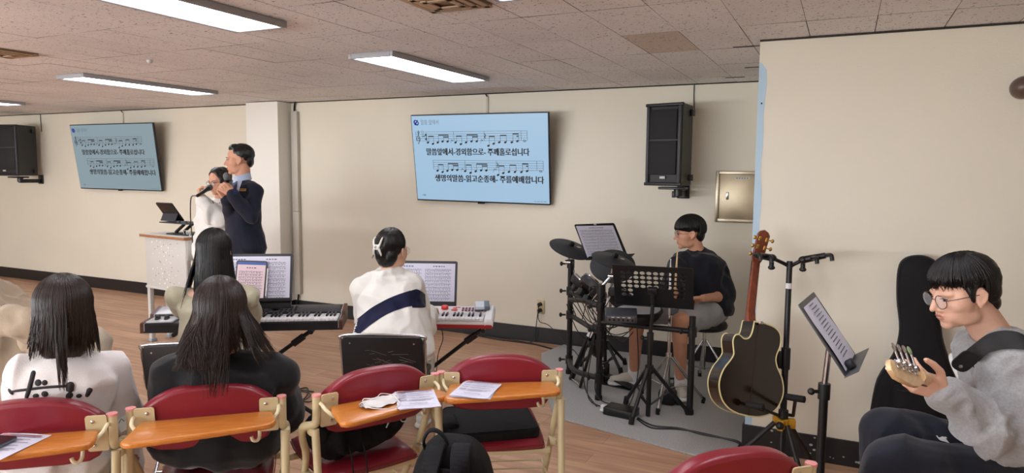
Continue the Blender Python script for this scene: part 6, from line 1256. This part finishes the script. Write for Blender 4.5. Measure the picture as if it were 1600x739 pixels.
lp = mat('lapel_navy', (34, 37, 56), .7); strokes(bv, 'lapel', lp, sh, [([(386, 270), (381, 286), (377, 296)], (.003, .002))], 1)
p, n_ = hit(bv, 371, 297); p = hit(bv, 379, 297)[0] or p; n2 = hit(bv, 379, 297)[1] or n_
mb = MB(); Mt = axes(p+n2*.004, CRh, n2); mb.M = Mt; mb.box((0, 0, 0), (.055, .02, .004), bev=.001); mb.mi = 1
for k in range(5): mb.box((-.018+.009*k, 0, .0022), (.006, .008, .001))
mb.build('name_badge', [gold, MATS['tie_navy']], t)
mb = MB(); c, Rh = J['head'], J['F']; cap_hair(mb, c, Rh, (0, -.022, .046), (.0805, .096, .083)); mb.ell(c+Rh @ V((0, -.075, -.0)), (.062, .033, .06), Rh); mb.ell(c+Rh @ V((0, .024, .092)), (.058, .050, .034), Rh)
soft(mb, 'hair', hbk, t, .0055, 4, [(.003, (60, 60, 40), 'n')])
def mic(name_label, head, tail, cordpts=None, cap_c=None):
    head, tail = V(head), V(tail); d = (tail-head).normalized(); M = axes_z(head, d); t = thing('microphone', name_label, 'microphone', tuple(head))
    mb = MB(); mb.lathe([(0, -.026), (.014, -.023), (.023, -.012), (.0255, 0), (.024, .016), (.019, .028)], M, 20); mb.build('grille', mat('mic_grille', (110, 112, 116), .5, .5, bump=.6, bscale=900) if 'mic_grille' not in MATS else MATS['mic_grille'], t)
    mb = MB(); mb.lathe([(.0205, .026), (.0205, .034), (.0165, .05), (.0125, .18), (.0125, .20), (.009, .205), (0, .205)], M, 20); mb.build('handle', blk2, t)
    if cordpts: mb = MB(); mb.tube(arc_pts([head+d*.205]+cordpts, 8), .0045, 6); mb.build('cord', blk2, t)
mh = at(354, 275, 5.19); mic('grey-headed microphone held at the chin by the man in the suit', mh, at(358, 314, 5.26))
# ---- standing woman with a corded microphone
hip = at(339, 396, 5.9); yaw = 250; J = dict(hip=hip, neck=at(343, 316, 5.9), head=at(343, 284, 5.86), F=frame(pitch(hdir(266), -8))); leg_stand(J, hip, yaw, .93)
J['shL'] = at(356, 328, 5.82); J['shR'] = at(322, 327, 5.95); J['elL'] = at(344, 342, 5.60); J['wrL'] = at(313, 311, 5.60); J['elR'] = at(318, 352, 5.93); J['wrR'] = at(320, 388, 5.85)
J['handL'] = dict(d=UZ*.85-CRh*.1, pn=CRh*.7+CFh*.5+UZ*.1, curl=(1.0, 1.1, .7), thumb=(.7, .4, .6)); J['handR'] = dict(d=-UZ, pn=CRh, curl=(.3, .4, .3))
hood = cloth('hoodie_white', (226, 224, 220), .85, .2)
def hoodx(mb, R, up):
    for q in range(14): a, a2 = 2*PI*q/14, 2*PI*(q+1)/14; f = lambda a: V(J['neck'])+R @ V((.075*math.cos(a), .072*math.sin(a)-.01, .01-.03*math.sin(a)+.02*(math.sin(a) < 0))); cap(mb, f(a), f(a2), .026, .026, 8)
t, body, sh, bo, R = figure('person', 'standing woman with glasses in a white hoodie, holding a corded microphone', (hip.x, hip.y), .93, J, yaw, skin, dict(name='hoodie', mat=hood, prof=prof(1.0, 1.05, .045, -.14, .96, .03), sleeve=1.93, arm=(.078, .078, .05), slouch=.03, extra=[hoodx]), dict(name='trousers', mat=cloth('trouser_navy', (44, 46, 58)), leg=1.96), white_shoe, voxel=.0045, neck_r=(.045, .05), head_k=.95)
face_parts(body, J['head'], J['F'], .95); glasses(body, J['head'], J['F'], .95, mat('rim_brown', (48, 36, 34), .3), False, .0017); bv = surf(sh)
strokes(bv, 'print', inkc, sh, [([(332, 314), (334, 318)], (.004, .004)), ([(335, 318), (336.5, 315.5)], (.004, .003)), ([(338, 318), (339.5, 315.5), (341, 318)], (.0035, .003)), ([(342.5, 318), (343.5, 316)], (.0035, .003)), ([(345, 318), (347, 315)], (.004, .003)), ([(348.5, 317.5), (350, 315.5)], (.003, .003))], 1)
mb = MB(); c, Rh = J['head'], J['F']; cap_hair(mb, c, Rh, (0, -.030, .045), (.083, .095, .085), .95)
for s in (-1, 1): mb.ell(c+Rh @ V((s*.068, .0, .0)), (.017, .05, .075), Rh); mb.ell(c+Rh @ V((0, .006, .080)), (.070, .052, .047), Rh); chain(mb, [c+Rh @ V((s*.010, .050, .095)), c+Rh @ V((s*.046, .047, .070)), c+Rh @ V((s*.071, .028, .01)), c+Rh @ V((s*.071, .008, -.045))], [.011, .011, .010, .008])
mb.ell(c+Rh @ V((0, -.075, -.03)), (.06, .04, .08), Rh); soft(mb, 'hair', hbk, t, .006, 4, [(.003, (50, 50, 12), 'n')])
mh = at(327.5, 293, 5.54); mt = at(312, 303.5, 5.39); d = (mt-mh).normalized()
mic('corded microphone at the mouth of the woman in the white hoodie', mh, mt, [at(299, 308, 5.6), at(297.5, 330, 5.65), at(299, 358, 5.75), at(301, 380, 5.85), V((at(301, 380, 5.9).x, at(301, 380, 5.9).y, .3)), V((at(292, 380, 5.9).x, at(292, 380, 5.9).y, .01))])
# ---- drummer
hip = V((-.872, 5.09, .585)); yaw = 236; J = dict(hip=hip, neck=at(1091, 394, 5.02), head=at(1077, 364, 5.0), F=frame(pitch(hdir(203), -6)))
J['shL'] = at(1119, 414, 5.04); J['shR'] = at(1062, 411, 5.02); J['elL'] = at(1130, 463, 4.92); J['wrL'] = at(1098, 466, 4.72); J['elR'] = at(1052, 452, 4.86); J['wrR'] = at(1050, 470, 4.62)
J['knR'] = at(996, 486, 4.90); J['anR'] = at(991, 570, 5.10); J['knL'] = at(1062, 502, 4.70); J['anL'] = at(1064, 583, 4.86); J['anR'].z = .11; J['anL'].z = .12; J['ftR'] = -CRh-CFh*.1; J['ftL'] = -CFh-CRh*.15
J['handL'] = dict(d=-CRh*.95+CFh*.1-UZ*.15, pn=-UZ*.7-CFh*.4, curl=(.7, .8, .5)); J['handR'] = dict(d=UZ*.3-CRh*.5-CFh*.6, pn=CRh*.7-UZ*.1, curl=(1.0, 1.0, .6))
t, body, sh, bo, R = figure('person', 'drummer with a black bowl haircut in a black T-shirt and grey shorts', (hip.x, hip.y, .012), 1.02, J, yaw, skin, dict(name='t_shirt', mat=cloth('tee_black', (24, 25, 34), .85), prof=prof(1.02, 1.0, .040, -.1, .95, .012), sleeve=.96, arm=(.076, .088, .08)), dict(name='shorts', mat=cloth('shorts_grey', (156, 156, 158), .9), leg=.70, rad=(.108, .104, .09), add=.022), (cloth('shoe_cream', (206, 200, 186), .7), wht, cloth('sock_white', (232, 232, 234), .9), .10), voxel=.0048)
face_parts(body, J['head'], J['F']); glasses(body, J['head'], J['F'], 1.0, mat('rim_grey', (70, 64, 62), .3, .5), True, .0012)
mb = MB(); c, Rh = J['head'], J['F']; cap_hair(mb, c, Rh, (0, -.014, .055), (.089, .104, .082)); mb.ell(c+Rh @ V((0, -.065, -.01)), (.072, .045, .065), Rh); soft(mb, 'scalp', hbk, t, .007, 4).name = 'hair'
mb = MB(); locks(mb, c, Rh, (.090, .104, .094), 900, (0, 360), .1, lambda p, r: 1.42+r.uniform(-.05, .05) if abs(math.sin(p/2)) < .85 else 1.75, lambda p, r: r.uniform(.005, .02) if abs(math.sin(p/2)) < .75 else r.uniform(.0, .03), 0.0026, 51, .08, -.25, .002, hang=4); mb.build('hair', hbk, t, angle=180)
for lab, a, b in (('pale wooden drumstick standing behind the top edge of the perforated stand', at(1058.5, 393, 4.62), at(1053, 480, 4.60)), ('drumstick with a white tip behind the perforated stand', at(1048, 405, 4.64), at(1046, 480, 4.58))):
    m = MB(); d = (b-a).normalized(); m.lathe([(0, -.004), (.0045, -.001), (.0045, .006), (.003, .012), (.0055, .05), (.0072, .12), (.0072, .37), (.006, .38), (0, .381)], axes_z(a, d), 14); tag(m.build('drumstick', maple if 'pale' in lab else wht), lab, 'drumstick')
# ---- bass player
hip = at(1640, 752, 2.42); yaw = 202; J = dict(hip=hip, neck=at(1560, 530, 2.30), head=at(1503, 456, 2.28), F=frame(pitch(hdir(208), -15)))
J['shL'] = at(1578, 566, 2.16); J['shR'] = at(1540, 552, 2.46); J['elL'] = at(1583, 684, 2.12); J['wrL'] = at(1469, 613, 2.06); J['elR'] = at(1590, 650, 2.60); J['wrR'] = at(1560, 640, 2.40)
J['knL'] = at(1392, 722, 2.22); J['knR'] = at(1388, 676, 2.50); 
for s in 'LR': J['an'+s] = J['kn'+s]+CRh*.03; J['an'+s].z = .087; J['ft'+s] = hdir(yaw)
J['handL'] = dict(d=-CRh*.80+UZ*.38-CFh*.25, pn=CFh*.55+UZ*.5-CRh*.2, curl=(.45, .75, .6), thumb=(.55, .5, .35), spread=.16); J['handR'] = dict(d=-CRh*.6-UZ*.5, pn=CRh*.3-CFh*.5, curl=(.5, .6, .4))
grey_c = cloth('sweat_heather', (162, 162, 164), .9, .3, .5, 420, .12); n = grey_c.node_tree.nodes; n['Noise Texture'].inputs['Scale'].default_value = 120
t, body, sh, bo, R = figure('person', 'bass player with glasses in a grey sweatshirt and navy track trousers', (hip.x, hip.y), 1.03, J, yaw, skin_p, dict(name='sweatshirt', mat=grey_c, prof=prof(1.05, 1.05, .045, -.12, .96, .03), sleeve=1.92, arm=(.086, .084, .05), slouch=.018, fold=[(.022, (7, 7, 5), 'ridge'), (.009, (18, 18, 14), 'ridge')], voxel=.008), dict(name='trousers', mat=cloth('track_navy', (33, 36, 48), .75, .15), leg=1.95, rad=(.112, .092, .075), fold=[(.014, (7, 7, 6), 'ridge')]), (cloth('shoe_grey', (120, 120, 124)), wht), voxel=.0045, neck_r=(.054, .06))
face_parts(body, J['head'], J['F'], 1.0, False); glasses(body, J['head'], J['F'], 1.0, mat('rim_bronze', (92, 76, 68), .3, .7), True, .0013)
mb = MB(); nb = J['neck']
for q in range(20): a, a2 = 2*PI*q/20, 2*PI*(q+1)/20; f = lambda a: nb+R @ V((.078*math.cos(a), .074*math.sin(a)+.006, .004-.02*math.sin(a))); cap(mb, f(a), f(a2), .013, .013, 8)
soft(mb, 'neckband', grey_c, t, .005, 3)
mb = MB(); c, Rh = J['head'], J['F']; cap_hair(mb, c, Rh, (0, -.02, .052), (.084, .100, .079)); mb.ell(c+Rh @ V((0, -.07, -.0)), (.070, .042, .065), Rh); mb.ell(c+Rh @ V((0, -.08, -.05)), (.050, .03, .04), Rh); mb.ell(c+Rh @ V((0, .034, .078)), (.066, .044, .036), Rh); [mb.ell(c+Rh @ V((s*.074, .016, .008)), (.007, .013, .034), Rh) for s in (-1, 1)]; soft(mb, 'scalp', hbk, t, .006, 4, [(.003, (40, 40, 30), 'n')]).name = 'hair'
mb = MB(); locks(mb, c, Rh, (.084, .098, .089), 1100, (-65, 65), .15, lambda p, r: 1.20+r.uniform(-.14, .10), lambda p, r: r.uniform(.004, .034), .0016, 61, .10, -.3, .003, hang=4, tip=.1); locks(mb, c, Rh, (.084, .100, .089), 760, (60, 300), .1, lambda p, r: (1.42 if abs(math.sin(p/2)) < .75 else 1.95)+r.uniform(-.12, .08), lambda p, r: r.uniform(.0, .015), .0025, 62, .08, -.25, .002, hang=3, tip=.15)
mb.build('hair', hbk, t, angle=180); bv = surf(sh)
stm = mat('strap_leather', (22, 22, 24), .7, bump=.3, bscale=200)
band(surf(bo), 'swoosh', wht, bo, [(1462, 681), (1468, 687.5), (1476, 690), (1483, 692.5)], [(1463.5, 680.5), (1467, 683.5), (1474, 682.5), (1483, 692)], 16, 4, .003)
band(surf(bo), 'swoosh', wht, bo, [(1474, 683), (1477, 682.5), (1479, 684)], [(1475, 685), (1477.5, 685), (1479, 685)], 8, 3, .003)
mB = hip-hdir(202)*.19; CH['H'] = (V((mB.x, mB.y, 0)), math.radians(112)); chair(*CH['H'], 'red chair outside the right edge under the bass player')
# bass guitar
mat('peg_green', (150, 176, 130), .35)
B0, N0 = at(1526, 617, 2.46), at(1438, 588, 1.99); yv = (N0-B0).normalized(); zv = CRh*.75-CFh*.35+UZ*.35; xv = yv.cross(zv).normalized(); zv = xv.cross(yv)
MBs = Matrix(((xv.x, yv.x, zv.x, N0.x), (xv.y, yv.y, zv.y, N0.y), (xv.z, yv.z, zv.z, N0.z), (0, 0, 0, 1)))
t = thing('bass_guitar', 'pale-necked bass guitar held by the seated player, headstock towards the camera', 'bass guitar', tuple(N0)); Lb = (N0-B0).length
mb = MB(); mb.M = MBs; mb.loft([[V((x*w_, -yy, z*w_)) for x, z in ((-.020, -.006), (-.019, .004), (-.011, .014), (0, .017), (.011, .014), (.019, .004), (.020, -.006))] for yy, w_ in ((-.01, 1.0), (.2, 1.15), (Lb+.06, 1.4))]); nk = mb.build('neck', maple, t, angle=60)
mb = MB(); mb.M = MBs; mb.box((0, -Lb/2, -.008), (.046, Lb+.06, .005)); mb.build('fingerboard', wood('rosewood_board', (52, 30, 22), (78, 48, 34), .4, 8, (8, 8, 2)), nk)
hs = [(-.021, -.005), (.021, -.005), (.028, .03), (.036, .06), (.034, .10), (.026, .15), (.018, .19), (-.002, .205), (-.022, .20), (-.034, .185), (-.034, .165), (-.024, .15), (-.03, .07), (-.028, .03)]
hs = [(-a, b) for a, b in hs][::-1]; mb = MB(); mb.prism(hs, -.009, .006, MBs @ Matrix.Rotation(-.10, 4, 'X'), bev=.003); hd_ = mb.build('headstock', maple, t)
for k in range(4):
    yy = .045+.036*k; x0 = .010+.004*k; HMb = MBs @ Matrix.Rotation(-.10, 4, 'X'); mb = MB(); mb.M = HMb; mb.box((x0, yy, .008), (.024, .026, .004), bev=.001); mb.cyl((x0+.004, yy, .008), (x0+.004, yy, .018), .009, n=14); mb.cyl((x0+.01, yy, .013), (.058, yy, .014), .0032, n=8); mb.mi = int(k == 0); mb.ell((.068, yy, .014), (.013, .012, .003)); mb.mi = 0; mb.cyl((x0-.004, yy, -.009), (x0-.004, yy, -.026), .006, n=10); mb.build('tuning_machine', [chrome, MATS['peg_green']], hd_)
mb = MB(); o = [(-.03, .0), (.03, .0), (.06, .05), (.12, .06), (.16, .02), (.155, -.06), (.135, -.12), (.15, -.22), (.17, -.30), (.13, -.38), (0, -.41), (-.13, -.39), (-.175, -.31), (-.15, -.21), (-.14, -.12), (-.17, .0), (-.15, .09), (-.11, .10), (-.08, .05)]
o = [(p.x, p.y) for p in arc_pts([V((a, b, 0)) for a, b in o+[o[0]]], 4)[:-1]]
mb.prism(o[::-1], -.028, .012, MBs @ Matrix.Translation((0, -Lb-.01, -.004)), bev=.012); mb.build('body', mat('bass_white', (228, 226, 222), .25, coat=.5), t)
t2 = thing('guitar_strap', 'wide black guitar strap over the shoulder of the bass player', 'strap', tuple(at(1545, 530, 2.2)))
sb = ribbon(bv, 'webbing', stm, t2, [(1514, 566), (1526, 553), (1542, 540), (1562, 532), (1584, 532), (1606, 540)], .058, .006)
e0 = at(1517, 556, 2.14); e1 = at(1500, 571, 2.16); mb = MB(); Me = axes(e1, (e0-e1), -CF); mb.M = Me; mb.prism(rrect(.075, .056, .022), -.002, .003, Matrix.Translation((.02, 0, 0))); mb.build('leather_end', stm, t2); mb = MB(); mb.M = Me; mb.lathe([(.006, .003), (.006, .006), (0, .008)], None, 12); mb.build('strap_pin', chrome, t2)
# ---- person in beige at the left edge
m, thg = CH['G']; yaw = math.degrees(thg)+90; hp2 = cl('G', 0, .27, .555); J = seated(hp2, yaw, 1.0, .10); Fg, Rg = hdir(yaw), hdir(yaw-90)
J['hip'] = hp2; J['neck'] = hp2-Fg*.27+UZ*.44; J['head'] = hp2-Fg*.36+UZ*.57; J['F'] = frame(hdir(yaw+30))
J['shL'] = J['neck']-Rg*.18-UZ*.05; J['shR'] = J['neck']+Rg*.19-UZ*.04; J['elR'] = at(38, 507, 3.0); J['wrR'] = at(70, 552, 3.14); J['elL'], J['wrL'] = ik(J['shL'], J['knL']-Fg*.1+UZ*.1, -Rg-UZ, .28, .25)
J['knR'] = at(146, 535, 3.2); J['knL'] = at(118, 522, 3.5)
for s in 'LR': J['an'+s] = V((J['kn'+s].x, J['kn'+s].y, .085))
for s in 'LR': J['hand'+s] = dict(d=Fg-UZ*.2, pn=-UZ, curl=(.3, .4, .3))
beige_c = cloth('jacket_beige', (172, 155, 134), .85, .2)
t, body, sh, bo, R = figure('person', 'person in beige clothes at the left edge, arm and knee showing', (hp2.x, hp2.y), 1.0, J, yaw, skin, dict(name='jacket', mat=beige_c, prof=prof(1.02, 1.02, .035, -.1, .96, .02), sleeve=1.9, arm=(.070, .066, .05), fold=[(.018, (8, 8, 6), 'ridge'), (.008, (16, 16, 12), 'ridge')]), dict(name='trousers', mat=cloth('trouser_beige', (178, 166, 148)), leg=1.95, rad=(.10, .078, .068)), dark_shoe)
mb = MB(); c, Rh = J['head'], J['F']; cap_hair(mb, c, Rh); mb.ell(c+Rh @ V((0, -.07, -.01)), (.066, .04, .07), Rh); soft(mb, 'hair', hbk, t, .007, 4)
